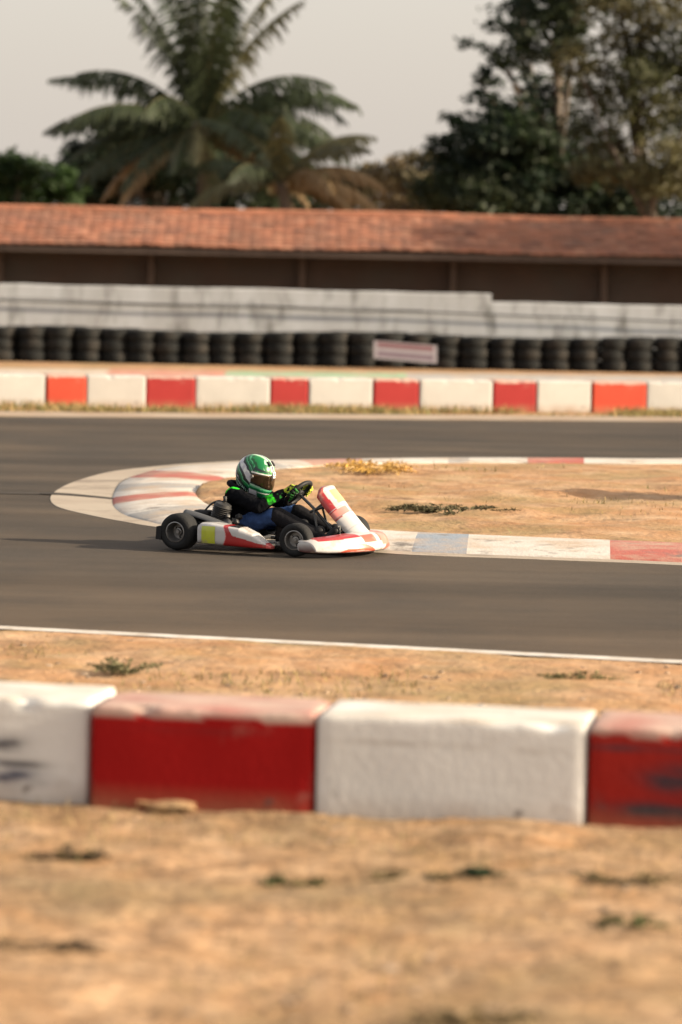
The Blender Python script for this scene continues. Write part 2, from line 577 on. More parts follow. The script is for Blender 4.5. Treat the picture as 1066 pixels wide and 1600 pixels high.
def kerb_color(s):
    c = WHT
    for st, cc in kerb_cols:
        if s >= st: c = cc
    return c


kb = MB()
NSEC = len(kerb_o)
prof = [(0.0, 0.008), (0.03, 0.022), (0.30, 0.045), (0.60, 0.062), (0.90, 0.066), (1.0, 0.055), (1.0, -0.03)]
for i in range(NSEC - 1):
    s = i / 10.0
    c = kerb_color(s + 0.05)
    A = [kerb_o[i].lerp(kerb_i[i], u) + Vector((0, 0, z)) for u, z in prof]
    B = [kerb_o[i + 1].lerp(kerb_i[i + 1], u) + Vector((0, 0, z)) for u, z in prof]
    kb.grid([A, B], col=c)
structure('kerb', kb, M['kerb'], sharp=30)
# a long skid mark that runs off the track across the apron
sk_px = [(-400, 768), (-150, 770), (0, 771.5), (60, 772.5), (100, 774), (140, 777.5), (180, 781.5), (215, 784)]
sk = catmull([G(*p) for p in sk_px], 10)
skm = MB()
for i in range(len(sk) - 1):
    z = 0.013 if sk[i].x > outer[130].x - 0.15 else 0.009
    if sk[i + 1].x > kerb_o[130].x: break
    w = 0.10 + 0.02 * mnoise.noise(sk[i] * 1.3)
    skm.grid([[sk[i] + Vector((0, -w, z)), sk[i] + Vector((0, w, z))], [sk[i + 1] + Vector((0, -w, z)), sk[i + 1] + Vector((0, w, z))]])
structure('skid_mark', skm, mat('skid_rubber', (0.036, 0.031, 0.026), 0.85, 0.3, 3, spec=0.2, dirt=[((0.062, 0.05, 0.038), 0.42, 3, 0.4)]))

# dirt infield inside the kerb: a low uneven mound
isl = MB()
ctr_line = []
half = len(kerb_i) // 2 + 5
n_is = len(kerb_i)
tip = 120
top_side = [kerb_i[i] for i in range(tip, -1, -1)]
bot_side = [kerb_i[min(tip + i, n_is - 1)] for i in range(len(top_side))]
rows = []
for i in range(len(top_side)):
    a, b = top_side[i], bot_side[min(i, n_is - 1 - tip)] if i <= n_is - 1 - tip else bot_side[-1]
    row = []
    for k in range(41):
        u = k / 40
        p = a.lerp(b, u)
        h = 4 * u * (1 - u)
        z = 0.045 + 0.05 * h * min(1, i / 12) + 0.05 * h ** 0.5 * mnoise.noise(Vector((p.x * 1.1, p.y * 1.1, 0))) + 0.022 * h ** 0.5 * mnoise.noise(Vector((p.x * 5, p.y * 5, 3)))
        row.append(Vector((p.x, p.y, z)))
    rows.append(row)
isl.grid(rows)
structure('infield_dirt', isl, M['dirt_orange'], sharp=180)

# ------------------------------------------------------------------ concrete barrier blocks
BW, BR = (0.60, 0.605, 0.59), (0.27, 0.007, 0.007)


def block(name, p, q, depth, height, basecol, label, group, scuffs=(), jit=0.0, parent=None):
    """a painted concrete block whose front foot runs from p to q"""
    d = (q - p)
    L = d.length - 0.012
    ang = math.atan2(d.y, d.x) + jit
    mid = (p + q) / 2
    nx, nz, ny = max(8, int(L / 0.022)), max(8, int(height / 0.022)), 10
    mb = MB()
    mb.box((0, depth / 2, height / 2 - 0.02), (L, depth, height + 0.04), bevel=0.019, seg=3, col=basecol)
    bm = bmesh.new()
    me = bpy.data.meshes.new(name)
    me.from_pydata([tuple(v) for v in mb.v], [], mb.f)
    bm.from_mesh(me)
    for _ in range(1):
        bmesh.ops.subdivide_edges(bm, edges=[e for e in bm.edges if e.calc_length() > 0.2], cuts=24, use_grid_fill=True)
    sd = random.random() * 50
    for v in bm.verts:
        n_ = mnoise.noise(Vector((v.co.x * 3 + sd, v.co.y * 3, v.co.z * 3)))
        v.co.y += n_ * 0.0035
        v.co.z += mnoise.noise(Vector((v.co.x * 4 + sd, v.co.y * 4, 7))) * 0.006 * (v.co.z > height * 0.8)
        # chipped arrises
        if v.co.z > height * 0.9 and (v.co.y < 0.05 or abs(v.co.x) > L / 2 - 0.05):
            k = max(0, mnoise.noise(Vector((v.co.x * 11 + sd, v.co.y * 11, v.co.z * 11))) - 0.25)
            v.co.z -= k * 0.035
            v.co.y += k * 0.03 * (v.co.y < 0.05)
    cols = []
    for v in bm.verts:
        c = Vector(basecol)
        fx, fz = v.co.x / L + 0.5, v.co.z / height
        if basecol[0] > 3 * basecol[1] and v.co.z > height - 0.035:      # red paint worn to pale on the top, where feet and cars scrape it
            w = 0.85 + 0.45 * mnoise.noise(Vector((v.co.x * 5 + sd, v.co.y * 7, 1)))
            c = c.lerp(Vector((0.42, 0.31, 0.26)), min(1, max(0, w)))
        if basecol[2] > 0.4 and v.co.z > height - 0.012:
            c = c.lerp(Vector((0.40, 0.35, 0.29)), min(0.9, max(0.1, 0.5 + 0.6 * mnoise.noise(Vector((v.co.x * 4 + sd, v.co.y * 6, 9))))))
        for (sx, sz, rx, rz, cc, am) in scuffs:
            rr = ((fx - sx) / rx) ** 2 + ((fz - sz) / rz) ** 2
            w = am * math.exp(-rr * 1.4) * (0.75 + 0.9 * mnoise.noise(Vector((v.co.x * 7 + sd, v.co.z * 38, 5))))
            c = c.lerp(Vector(cc), min(1, max(0, w)))
        foot = max(0, 0.10 - v.co.z) / 0.10 * (0.45 + 0.5 * mnoise.noise(Vector((v.co.x * 6 + sd, 2, 2))))
        c = c.lerp(Vector((0.26, 0.165, 0.095)), min(0.75, max(0, foot)))
        cols.append(tuple(c))
    bm.to_mesh(me)
    bm.free()
    o = finish(me, name, M['block'], parent, cols, sharp=35)
    o.location = (mid.x, mid.y, 0)
    o.rotation_euler = (0, 0, ang)
    return tag(o, label, 'barrier block', group)


def on_line(a, b, px, py0, py1):
    return G(px, py0 + (py1 - py0) * px / 1066.0)


DK = (0.035, 0.035, 0.045)
near = [(-265, 138, BW, 'white concrete block with black smears, cut by the left edge of the photo', [(0.66, 0.55, 0.10, 0.10, DK, 1.2), (0.70, 0.22, 0.14, 0.10, (0.05, 0.06, 0.10), 1.5), (0.72, 0.36, 0.12, 0.035, DK, 1.6)]),
        (138, 490, BR, 'plain red concrete block with a clod of earth at its foot', [(0.5, 0.78, 0.3, 0.03, (0.16, 0.02, 0.02), 0.8)]),
        (490, 915, BW, 'clean white barrier block standing between the two red ones nearest the camera', [(0.35, 0.75, 0.5, 0.02, (0.42, 0.40, 0.37), 0.9), (0.8, 0.72, 0.2, 0.02, (0.42, 0.40, 0.37), 0.9)]),
        (915, 1330, (0.27, 0.016, 0.011), 'red barrier block with large black stains, cut by the right edge of the photo', [(0.37, 0.52, 0.16, 0.16, DK, 1.5), (0.25, 0.20, 0.22, 0.09, DK, 1.4), (0.2, 0.8, 0.3, 0.03, DK, 1.1)]),
        (1330, 1740, BW, 'white block of the near barrier, beyond the right edge of the photo', []),
        (1740, 2130, BR, 'red block of the near barrier, well beyond the right edge of the photo', []),
        (-640, -265, BR, 'red block of the near barrier, beyond the left edge of the photo', [])]
for i, (x0, x1, c, lab, sc) in enumerate(near):
    p, q = on_line(0, 0, x0, 1252, 1302), on_line(0, 0, x1, 1252, 1302)
    if i == 0:
        p.y += 0.05
        q.y += 0.05
    block('barrier_block', p, q, 0.48, 0.395 + (0.008 if i == 0 else 0), c if c is not BR else BR, lab, 'painted concrete blocks in the near barrier', sc, jit=(0.006, -0.004, 0.005, -0.008, 0.004, -0.005, 0.003)[i])

far = [(-470, -365, BW), (-365, -295, BR), (-295, -185, BW), (-185, -110, BW), (-110, -42, BR), (-42, 72, BW), (72, 135, 'b'), (135, 228, BW), (228, 305, BR), (305, 422, BW), (422, 482, BR), (482, 583, BW), (583, 655, BR), (655, 770, BW), (770, 838, BR), (838, 925, BW), (925, 1010, 'b'), (1010, 1125, BW), (1125, 1200, BR), (1200, 1310, BW), (1310, 1385, BR), (1385, 1490, BW), (1490, 1565, BR)]
ordn = ['first', 'second', 'third', 'fourth', 'fifth', 'sixth', 'seventh', 'eighth', 'ninth']
wi = ri = 0
for (x0, x1, c) in far:
    bright = c == 'b'
    if bright: c = (0.44, 0.065, 0.038)
    p, q = G(x0, 632 + 11 * x0 / 1066), G(x1, 632 + 11 * x1 / 1066)
    if x1 < 0 or x0 > 1066:
        lab = ('white' if c is BW else 'red') + ' block of the far barrier, outside the %s edge of the photo' % ('left' if x1 < 0 else 'right')
    elif c is BW:
        lab = '%s white block from the left in the barrier beyond the track' % ordn[wi]
        wi += 1
    else:
        lab = '%s red block from the left in the barrier beyond the track, %s paint' % (ordn[ri], 'bright orange-red' if bright else 'deep red')
        ri += 1
    block('barrier_block', p, q, 0.45, 0.40, (0.43, 0.415, 0.39) if c is BW else ((0.30, 0.035, 0.034) if c is BR else c), lab, 'painted blocks in the far barrier', jit=random.uniform(-0.03, 0.03))

# clod of earth at the foot of the red block
cl = MB()
cp = G(268, 1262)
rows = []
for i in range(13):
    th = math.pi * i / 12
    row = []
    for k in range(20):
        ph = 2 * math.pi * k / 20
        w = Vector((math.sin(th) * math.cos(ph), math.sin(th) * math.sin(ph), math.cos(th)))
        rr = 1 + 0.35 * mnoise.noise(w * 1.7 + Vector((3, 1, 0))) + 0.18 * mnoise.noise(w * 5)
        row.append(Vector((w.x * 0.135, w.y * 0.05, w.z * 0.024)) * rr)
    rows.append(row)
cl.grid(rows, closed=True, caps=True)
o = cl.build('earth_clod', M['dirt_orange'], sharp=60)
o.location = (cp.x, cp.y - 0.03, 0.012)
tag(o, 'flat clod of orange earth lying at the foot of the red barrier block', 'clod')

# ------------------------------------------------------------------ beyond the track: painted strip, tyres, wall, sign, cable
TW0, TW1 = G(0, 562), G(1066, 581)                # foot of the tyre wall
SK0, SK1 = G(0, 586), G(1066, 598)              # near edge of the painted strip in front of it
strip = MB()
scols = [(-3000, (0.42, 0.36, 0.29)), (-400, PINK), (-150, (0.42, 0.36, 0.29)), (140, (0.42, 0.17, 0.115)), (320, (0.21, 0.33, 0.20)), (610, GRY), (1400, RED_), (1700, GRY)]
for i in range(-60, 120):
    x0, x1 = i * 26, i * 26 + 26
    c = scols[0][1]
    for sx, cc in scols:
        if x0 >= sx: c = cc
    A, B = SK0.lerp(SK1, x0 / 1066), SK0.lerp(SK1, x1 / 1066)
    strip.grid([[P + Vector((0, u, z)) for u, z in ((0, 0.0), (0.05, 0.03), (1.7, 0.05), (1.75, -0.03))] for P in (A, B)], col=c)
structure('kerb_strip', strip, M['kerb'], sharp=30)
s0, s1 = SK0 - Vector((0, 6.5, 0)), SK1 - Vector((0, 6.5, 0))
ribbon('service_road', s0, s1, 6.4, -0.02, M['apron'])


def tyre_mesh(mb, origin, axis, ro, ri, w, n=36, col=(0.5, 0.5, 0.5)):
    h = w / 2
    k = min(0.3 * w, 0.3 * (ro - ri))
    prof = [(ri, -h * 0.72), (ri + 0.006, -h * 0.92), (ri + (ro - ri) * 0.45, -h), (ro - k, -h * 0.93), (ro - k * 0.35, -h * 0.80), (ro - k * 0.05, -h * 0.55), (ro, 0),
            (ro - k * 0.05, h * 0.55), (ro - k * 0.35, h * 0.80), (ro - k, h * 0.93), (ri + (ro - ri) * 0.45, h), (ri + 0.006, h * 0.92), (ri, h * 0.72)]
    mb.lathe(prof, origin, axis, n, col, close=True)


tb = MB()
tyre_mesh(tb, (0, 0, 0.095), (0, 0, 1), 0.252, 0.15, 0.19, 28)
tyre0 = tb.build('tyre', M['rubber_dusty'], sharp=50)
tag(tyre0, 'worn black tyre stacked flat in the tyre wall along the white wall', 'tyre', 'tyres stacked along the white wall')
first = True
for rowi, (shift, back_) in enumerate(((0.0, 0.25), (0.25, 0.70))):
    xw = TW0.x - 4.0 - shift
    while xw < TW1.x + 4.0:
        u = (xw - TW0.x) / (TW1.x - TW0.x)
        yw = TW0.y + (TW1.y - TW0.y) * u + back_
        sc_ = random.uniform(0.95, 1.06)
        ox, oy = random.uniform(-.015, .015), random.uniform(-.03, .03)
        hz = -0.03
        wave = 0.05 * math.sin(xw * 1.1 + 1) + random.uniform(-0.02, 0.02) + 0.10
        for j in range(3):
            o = tyre0 if first else tyre0.copy()
            if not first: COL.objects.link(o)
            first = False
            zs = 0.98 + wave
            o.location = (xw + ox + random.uniform(-.02, .02), yw + oy + random.uniform(-.02, .02), hz)
            o.scale = (sc_, sc_, zs)
            o.rotation_euler = (0, 0, random.uniform(0, 6))
            hz += 0.19 * zs
        xw += 0.252 * 2 * sc_ - 0.004

WY = 66.1                        # front of the white wall


def wall_piece(name, x0, x1, y0, h, th, label, seed):
    mb = MB()
    n = int((x1 - x0) / 0.12)
    rows = []
    for i in range(n + 1):
        x = x0 + (x1 - x0) * i / n
        zt = h + 0.018 * fbm(np.array([x * 1.3]), np.array([seed]), seed, 3)[0]
        rows.append([(x, y0, -0.05), (x, y0, zt * 0.5), (x, y0, zt - 0.015), (x, y0 + 0.015, zt), (x, y0 + th - 0.015, zt), (x, y0 + th, zt - 0.015), (x, y0 + th, -0.05)])
    mb.grid(rows, closed=True, caps=True)
    # shallow piers
    o = mb.build(name, M['wall_white'], sharp=30)
    tag(o, label, 'wall')
    return o


XSTEP = D(768, 470, WY).x
wallL = wall_piece('boundary_wall', -22, XSTEP, WY, 1.345, 0.2, 'taller whitewashed wall behind the tyres, on the left of the step in the wall top', 5)
wallR = wall_piece('boundary_wall', XSTEP + 0.004, 22, WY + 0.006, 1.19, 0.2, 'lower whitewashed wall behind the tyres, on the right of the step in the wall top', 6)
cb = MB()
cpts = []
for px, py in ((-900, 452), (-450, 460), (-160, 465), (0, 469), (160, 474), (330, 479), (430, 480), (533, 485), (660, 487), (800, 493), (930, 497), (1066, 503), (1300, 507), (1900, 519)):
    cpts.append(D(px, py, WY - 0.085))
cb.tube(catmull(cpts, 5), 0.016, 6)
cb.tube([p + Vector((0, 0, 0.035 + 0.015 * math.sin(i * 0.7))) for i, p in enumerate(catmull(cpts[3:9], 5))], 0.008, 5)
tag(cb.build('cable', M['cable']), 'thin black cable sagging along the face of the white wall', 'cable')

# sign board leaning on the tyres
sg0, sg1, sg2, sg3 = D(584, 532, 63.75), D(683, 540, 63.75), D(683, 568, 63.55), D(584, 560, 63.55)
MAR, PAL = (0.11, 0.045, 0.05), (0.19, 0.17, 0.18)
sb = MB()
rows = []
SN, SM = 60, 36
for i in range(SN + 1):
    rows.append([])
    for j in range(SM + 1):
        u, w = i / SN, j / SM
        rows[-1].append(sg0.lerp(sg1, u).lerp(sg3.lerp(sg2, u), w))
cols = []
for i in range(SN + 1):
    for j in range(SM + 1):
        u, w = i / SN, j / SM
        c = PAL
        if 0.06 < u < 0.95:
            if 0.06 < w < 0.36: c = MAR
            if 0.58 < w < 0.84: c = (0.105, 0.072, 0.09)
        cols.append(c)
sb.grid(rows, col=cols)
back = [[p + Vector((0, 0.03, 0)) for p in r] for r in rows]
sb.grid(back, col=PAL)
ring_a = [rows[i][0] for i in range(SN + 1)] + [rows[SN][j] for j in range(1, SM + 1)] + [rows[i][SM] for i in range(SN - 1, -1, -1)] + [rows[0][j] for j in range(SM - 1, 0, -1)]
sb.grid([ring_a, [p + Vector((0, 0.03, 0)) for p in ring_a]], closed=True, col=PAL)
tag(sb.build('sign_board', M['sign'], sharp=30), 'small pale board with two maroon bands leaning against the tyre wall', 'sign')

# ------------------------------------------------------------------ long low building with a clay-tile roof
EY = WY + 5.4                                     # the eave
eave_z = D(533, 392, EY).z
RY = EY + 2.0
ridge_z = D(533, 339, RY).z
bld = empty('tiled_building', (0, EY + 0.9, 0))
tag(bld, 'long low building with a clay tile roof and deep dark eaves behind the white wall', 'building')
BX0, BX1 = -20.0, 22.0
OFF = Vector(bld.location)
rf = MB()
NC = 11
TW = 0.22
nx = int((BX1 - BX0) / (TW / 4))
for c in range(NC):
    u0, u1 = c / NC - 0.012, (c + 1) / NC + 0.03
    pts, cols = [[], [], []], [[], [], []]
    for i in range(nx + 1):
        x = BX0 + (BX1 - BX0) * i / nx
        sag = 0.035 * mnoise.noise(Vector((x * 0.35, c * 0.12, 0))) + 0.012 * mnoise.noise(Vector((x * 1.8, c * 0.9, 4)))
        wv = 0.022 * abs(math.sin(math.pi * x / TW))
        tidx = math.floor(x / TW)
        rr = random.Random(tidx * 131 + c * 17)
        b = rr.uniform(0.72, 1.15)
        base = Vector((0.285, 0.118, 0.068)) if rr.random() > 0.25 else Vector((0.315, 0.148, 0.090))
        if rr.random() < 0.06: base = Vector((0.20, 0.085, 0.055))
        lift = rr.uniform(-0.006, 0.012)
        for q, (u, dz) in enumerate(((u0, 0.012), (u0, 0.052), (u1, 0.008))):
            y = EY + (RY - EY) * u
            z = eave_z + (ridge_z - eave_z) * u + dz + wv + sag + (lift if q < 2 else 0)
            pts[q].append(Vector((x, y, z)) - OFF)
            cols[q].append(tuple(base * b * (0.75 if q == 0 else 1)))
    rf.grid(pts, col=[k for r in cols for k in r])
# ridge tiles and the back slope
ridge = MB()
for i in range(int((BX1 - BX0) / 0.36)):
    x = BX0 + i * 0.36
    z = ridge_z + 0.035 + 0.035 * mnoise.noise(Vector((x * 0.35, 1.3, 0)))
    ridge.tube([Vector((x, RY, z)) - OFF, Vector((x + 0.37, RY, z + 0.012)) - OFF], [0.085, 0.078], 10, col=tuple(Vector((0.32, 0.13, 0.072)) * random.uniform(0.75, 1.15)))
rf.grid([[Vector((BX0, RY, ridge_z)) - OFF, Vector((BX0, RY + 2.4, ridge_z - 1.1)) - OFF], [Vector((BX1, RY, ridge_z)) - OFF, Vector((BX1, RY + 2.4, ridge_z - 1.1)) - OFF]], col=(0.35, 0.15, 0.09))
roof = rf.build('roof', M['tile'], bld, sharp=50)
ridge.build('ridge_tiles', M['tile'], roof, sharp=50)
wm = MB()
wm.box(Vector(((BX0 + BX1) / 2, EY + 1.0 + 1.5, eave_z / 2 + 0.05)) - OFF, (BX1 - BX0 - 0.6, 2.9, eave_z + 0.1))
wm.build('wall', M['laterite'], bld)
fm = MB()
fm.box(Vector(((BX0 + BX1) / 2, EY + 0.06, eave_z - 0.075)) - OFF, (BX1 - BX0, 0.05, 0.13), bevel=0.005, seg=1)
fm.build('eave_board', M['timber'], bld)
for i in range(14):
    pm = MB()
    pm.box(Vector((BX0 + 0.5 + i * 3.1, EY + 0.92, (eave_z - 0.14) / 2)) - OFF, (0.13, 0.13, eave_z - 0.15), bevel=0.01, seg=1)
    pm.build('post', M['timber'], bld)


# ------------------------------------------------------------------ trees
def leaf_quads(P, size, aspect=0.45, droop=0.3):
    n = len(P)
    d = rng.normal(size=(n, 3))
    d[:, 2] = d[:, 2] * 0.7 - droop
    d /= np.linalg.norm(d, axis=1, keepdims=True)
    e = rng.normal(size=(n, 3))
    e -= (e * d).sum(1, keepdims=True) * d
    e /= np.linalg.norm(e, axis=1, keepdims=True)
    L = size * rng.uniform(0.6, 1.3, n)[:, None]
    W = L * aspect
    return np.stack([P - d * L * 0.5, P + e * W * 0.5, P + d * L * 0.5, P - e * W * 0.5], 1)


def tree(name, base, clumps, leafsize, cols, label, cat='tree', group=None, trunk=True, tr=0.16, aspect=0.45, droop=0.25, limb_to=None):
    """clumps: (centre, radii, number of leaves)"""
    base = Vector(base)
    root = empty(name, base)
    tag(root, label, cat, group)
    if trunk:
        tm = MB()
        top = max((c[0] for c in clumps), key=lambda p: p.z)
        fork = base.lerp(Vector((base.x * 0.4 + top.x * 0.6, base.y * 0.4 + top.y * 0.6, top.z)), 0.35)
        mids = [base, base.lerp(fork, 0.5) + Vector((random.uniform(-.15, .15), random.uniform(-.15, .15), 0)), fork]
        tm.tube([p - base for p in catmull(mids + [top], 5)], [max(0.03, tr * (1.25 - 1.0 * i / 15)) for i in range(16)], 10)
        for c in clumps:
            if random.random() < 0.85:
                s = base.lerp(top, random.uniform(0.25, 0.7))
                m_ = s.lerp(c[0], 0.5) + Vector((0, 0, random.uniform(-.1, .3)))
                tm.tube([p - base for p in catmull([s, m_, c[0]], 4)], [tr * 0.4 * (1 - 0.75 * i / 8) for i in range(9)], 6)
        tm.build('trunk', M['bark'], root, sharp=180)
    V, C = [], []
    for ctr, rad, n in clumps:
        ctr = np.array(ctr) - np.array(base)
        # sub-twigs: leaves gather on small sprays, with gaps between
        ns = max(4, n // 26)
        sp = rng.normal(size=(ns, 3))
        sp /= np.linalg.norm(sp, axis=1, keepdims=True)
        sp *= (rng.uniform(0.15, 1.0, ns) ** 0.45)[:, None]
        sp = sp * np.array(rad) * rng.uniform(0.8, 1.15, (ns, 1)) + ctr
        idx = rng.integers(0, ns, n)
        P = sp[idx] + rng.normal(size=(n, 3)) * np.array([0.13, 0.13, 0.075]) * (np.mean(rad) ** 0.5) * 1.35
        V.append(leaf_quads(P, leafsize, aspect, droop))
        base_c = np.array(cols[rng.integers(0, len(cols))])
        tw = rng.uniform(0.7, 1.3, ns)[idx][:, None]
        C.append(base_c[None, :] * tw * rng.uniform(0.8, 1.2, (n, 1)))
    quads_mesh('crown', np.concatenate(V), np.concatenate(C), M['leaf'], root)
    return root


def cl_(px, py, dist, rpx, n, ry=None, flat=0.8):
    s = FPX / dist
    r = rpx / s
    return (D(px, py, dist), (r, r if ry is None else ry, r * flat), n)


def ground_under(px, dist):
    p = D(px, 380, dist)
    return Vector((p.x, p.y, -0.03))


DGREEN = [(0.022, 0.036, 0.016), (0.030, 0.042, 0.019), (0.018, 0.031, 0.018)]
OLIVE = [(0.07, 0.07, 0.027), (0.082, 0.076, 0.033), (0.05, 0.056, 0.023)]
BGREEN = [(0.025, 0.052, 0.012), (0.02, 0.042, 0.011)]
DRYG = [(0.10, 0.085, 0.045), (0.13, 0.10, 0.055), (0.06, 0.062, 0.032)]

# the big tree on the right: a dark mass low down, an upright dark limb, thin olive sprays to the right
ctr = []
for (px, py, r_, n) in ((860, 60, 62, 800), (880, -30, 80, 900), (905, 10, 60, 700), (850, 150, 58, 700), (835, 215, 60, 900), (790, 85, 38, 260), (765, 155, 36, 240), (740, 120, 34, 70), (755, 65, 34, 60), (735, 190, 40, 240), (800, 30, 40, 260), (700, 235, 36, 260), (815, 20, 30, 200),
                        (790, 200, 40, 600), (820, 255, 60, 1300), (770, 225, 52, 900), (735, 265, 58, 900), (810, 285, 70, 1500), (700, 300, 52, 900), (760, 315, 62, 1300), (850, 315, 72, 1500),
                        (940, 290, 70, 1200), (960, 320, 70, 1300), (1030, 310, 70, 1200), (900, 235, 50, 500)):
    ctr.append(cl_(px, py, 84 + random.uniform(-1.2, 1.2), r_, int(n * 1.5)))
tree('broadleaf_tree', ground_under(860, 84), ctr, 0.21, DGREEN, 'tall dark broadleaf tree rising above the right half of the tiled roof', tr=0.26)
ctr = []
for (px, py, r_, n) in ((960, 30, 62, 420), (1020, -10, 80, 700), (1055, 80, 70, 600), (980, 110, 60, 300), (1000, 180, 55, 260), (1060, 190, 60, 420), (930, 150, 45, 230), (1090, 130, 70, 700),
                        (950, 255, 52, 500), (1030, 265, 60, 700), (1090, 270, 60, 700), (1130, 40, 80, 800), (900, 95, 40, 260), (930, 200, 42, 200), (1010, 120, 55, 320), (960, -40, 70, 500)):
    ctr.append(cl_(px, py, 79.5 + random.uniform(-1, 1), r_, int(n * 2.6)))
tree('slender_tree', ground_under(1040, 79.5), ctr, 0.19, OLIVE, 'thin olive-leaved tree with sky showing through it, at the top right corner', tr=0.17, aspect=0.32)
# unseen tree past the right edge, added to shade the roof's right end
ctr = [(Vector((x, y, z)), (r_, r_, r_ * 0.8), n) for (x, y, z, r_, n) in ((8.3, 71.0, 3.9, 0.8, 1800), (9.2, 71.3, 4.5, 1.0, 2400), (10.2, 70.9, 4.0, 1.0, 2400), (9.0, 70.6, 3.1, 0.7, 1500), (10.8, 71.2, 5.0, 1.0, 2200), (11.8, 70.9, 4.6, 1.1, 2400), (7.9, 71.2, 3.2, 0.5, 800), (12.6, 71.4, 5.4, 1.1, 2400), (8.7, 71.6, 3.9, 0.6, 1200), (11.4, 71.3, 4.2, 0.9, 1800))]
tree('offscreen_shade_tree', Vector((10.2, 70.3, -0.03)), ctr, 0.15, DGREEN, 'dark leafy tree out of view past the right edge, added to shade the roof tiles', tr=0.10)
# background growth between and behind
ctr = [cl_(px, py, 92 + random.uniform(-2, 2), r_, n) for (px, py, r_, n) in ((560, 285, 42, 700), (610, 275, 42, 700), (655, 265, 40, 700), (520, 300, 42, 700), (600, 310, 48, 900), (680, 300, 48, 900), (640, 315, 40, 700), (540, 318, 40, 600))]
tree('background_tree', ground_under(610, 92), ctr, 0.22, DRYG, 'low dull olive tree between the palm and the tall dark tree', tr=0.15)
ctr = [cl_(px, py, 88 + random.uniform(-1.5, 1.5), r_, n) for (px, py, r_, n) in ((-20, 275, 45, 1200), (30, 268, 42, 1100), (75, 280, 40, 1000), (20, 310, 50, 1300), (95, 312, 40, 900), (-60, 290, 60, 1400))]
tree('green_bush', ground_under(20, 88), ctr, 0.2, BGREEN, 'bright green bushy tree at the left edge above the roof', cat='tree', tr=0.13)
ctr = [cl_(px, py, 91 + random.uniform(-1.5, 1.5), r_, n) for (px, py, r_, n) in ((140, 255, 45, 1300), (190, 215, 52, 1700), (250, 215, 55, 1700), (310, 235, 55, 1500), (370, 230, 48, 1200), (120, 295, 45, 1300), (160, 300, 52, 1300), (230, 260, 55, 1400), (240, 310, 52, 1300), (310, 280, 58, 1400), (380, 270, 52, 1300), (330, 318, 48, 1000), (440, 290, 46, 1000), (420, 318, 44, 900), (480, 316, 40, 700))]
tree('background_tree', ground_under(260, 91), ctr, 0.23, DGREEN, 'dense dark green tree behind the foot of the palm', tr=0.2)


def palm(name, crown, base, nf, label, flen=4.2, spec=None, dry=6):
    root = empty(name, base)
    tag(root, label, 'palm tree')
    tm = MB()
    mid = base.lerp(crown, 0.5) + Vector((0.25, 0, 0))
    pts = catmull([base, mid, crown], 8)
    tm.tube([p - base for p in pts], [0.17 - 0.05 * i / 16 + 0.012 * (i % 2) for i in range(17)], 12)
    tm.build('trunk', M['bark'], root, sharp=180)
    fr = list(spec or [])
    while len(fr) < nf:
        fr.append((random.uniform(0, 360), random.uniform(-30, 80), random.uniform(0.75, 1.0) * flen, random.uniform(45, 95), 'g'))
    for (az, el, L, bend, kind) in fr:
        az, el, bend = R(az), R(el), R(bend)
        n = 34
        p = crown - base
        pts = [p.copy()]
        dirs = []
        for i in range(n):
            e = el - bend * (i / n) ** 1.35
            d = Vector((math.cos(az) * math.cos(e), math.sin(az) * math.cos(e), math.sin(e)))
            dirs.append(d)
            p = p + d * (L / n)
            pts.append(p.copy())
        dirs.append(dirs[-1])
        V, C = [], []
        gcol = Vector((0.032, 0.044, 0.020)) if kind == 'g' else (Vector((0.20, 0.135, 0.065)) if kind == 'd' else Vector((0.105, 0.10, 0.045)))
        gcol = gcol * random.uniform(0.8, 1.25)
        side0 = Vector((-math.sin(az), math.cos(az), 0))
        for i in range(3, n + 1):
            for half_ in (0, 0.5):
                f = min(1, (i + half_) / n)
                ll = 0.70 * (math.sin(math.pi * min(1, f * 0.92 + 0.06)) ** 0.6) * (L / 4.2) ** 0.5 * random.uniform(0.62, 1.18)
                q = pts[min(i, n)].lerp(pts[min(i + 1, n)], half_)
                up = side0.cross(dirs[i]).normalized()
                for sgn in (1, -1):
                    if random.random() < 0.16: continue
                    sd = (side0 * sgn + dirs[i] * 0.65 + Vector((0, 0, -0.45 - 0.75 * random.random())) + up * 0.12).normalized()
                    w = dirs[i] * 0.024
                    m1 = q + sd * ll * 0.5
                    tp = q + (sd + Vector((0, 0, -0.28))).normalized() * ll
                    V.append([q - w, q + w, m1 + w * 1.25, m1 - w * 1.25])
                    V.append([m1 - w * 1.25, m1 + w * 1.25, tp + w * 0.25, tp - w * 0.25])
                    cc = gcol * random.uniform(0.8, 1.2)
                    C += [tuple(cc), tuple(cc)]
        for i in range(n):        # the midrib
            w = Vector((0, 0, 0.022 * (1 - 0.8 * i / n)))
            s_ = side0 * (0.022 * (1 - 0.8 * i / n))
            V.append([pts[i] - w, pts[i + 1] - w, pts[i + 1] + w, pts[i] + w])
            V.append([pts[i] - s_, pts[i + 1] - s_, pts[i + 1] + s_, pts[i] + s_])
            C += [(0.13, 0.11, 0.05)] * 2
        V = np.array([[tuple(p) for p in q] for q in V])
        quads_mesh('frond', V, np.array(C), M['frond'], root)
    return root


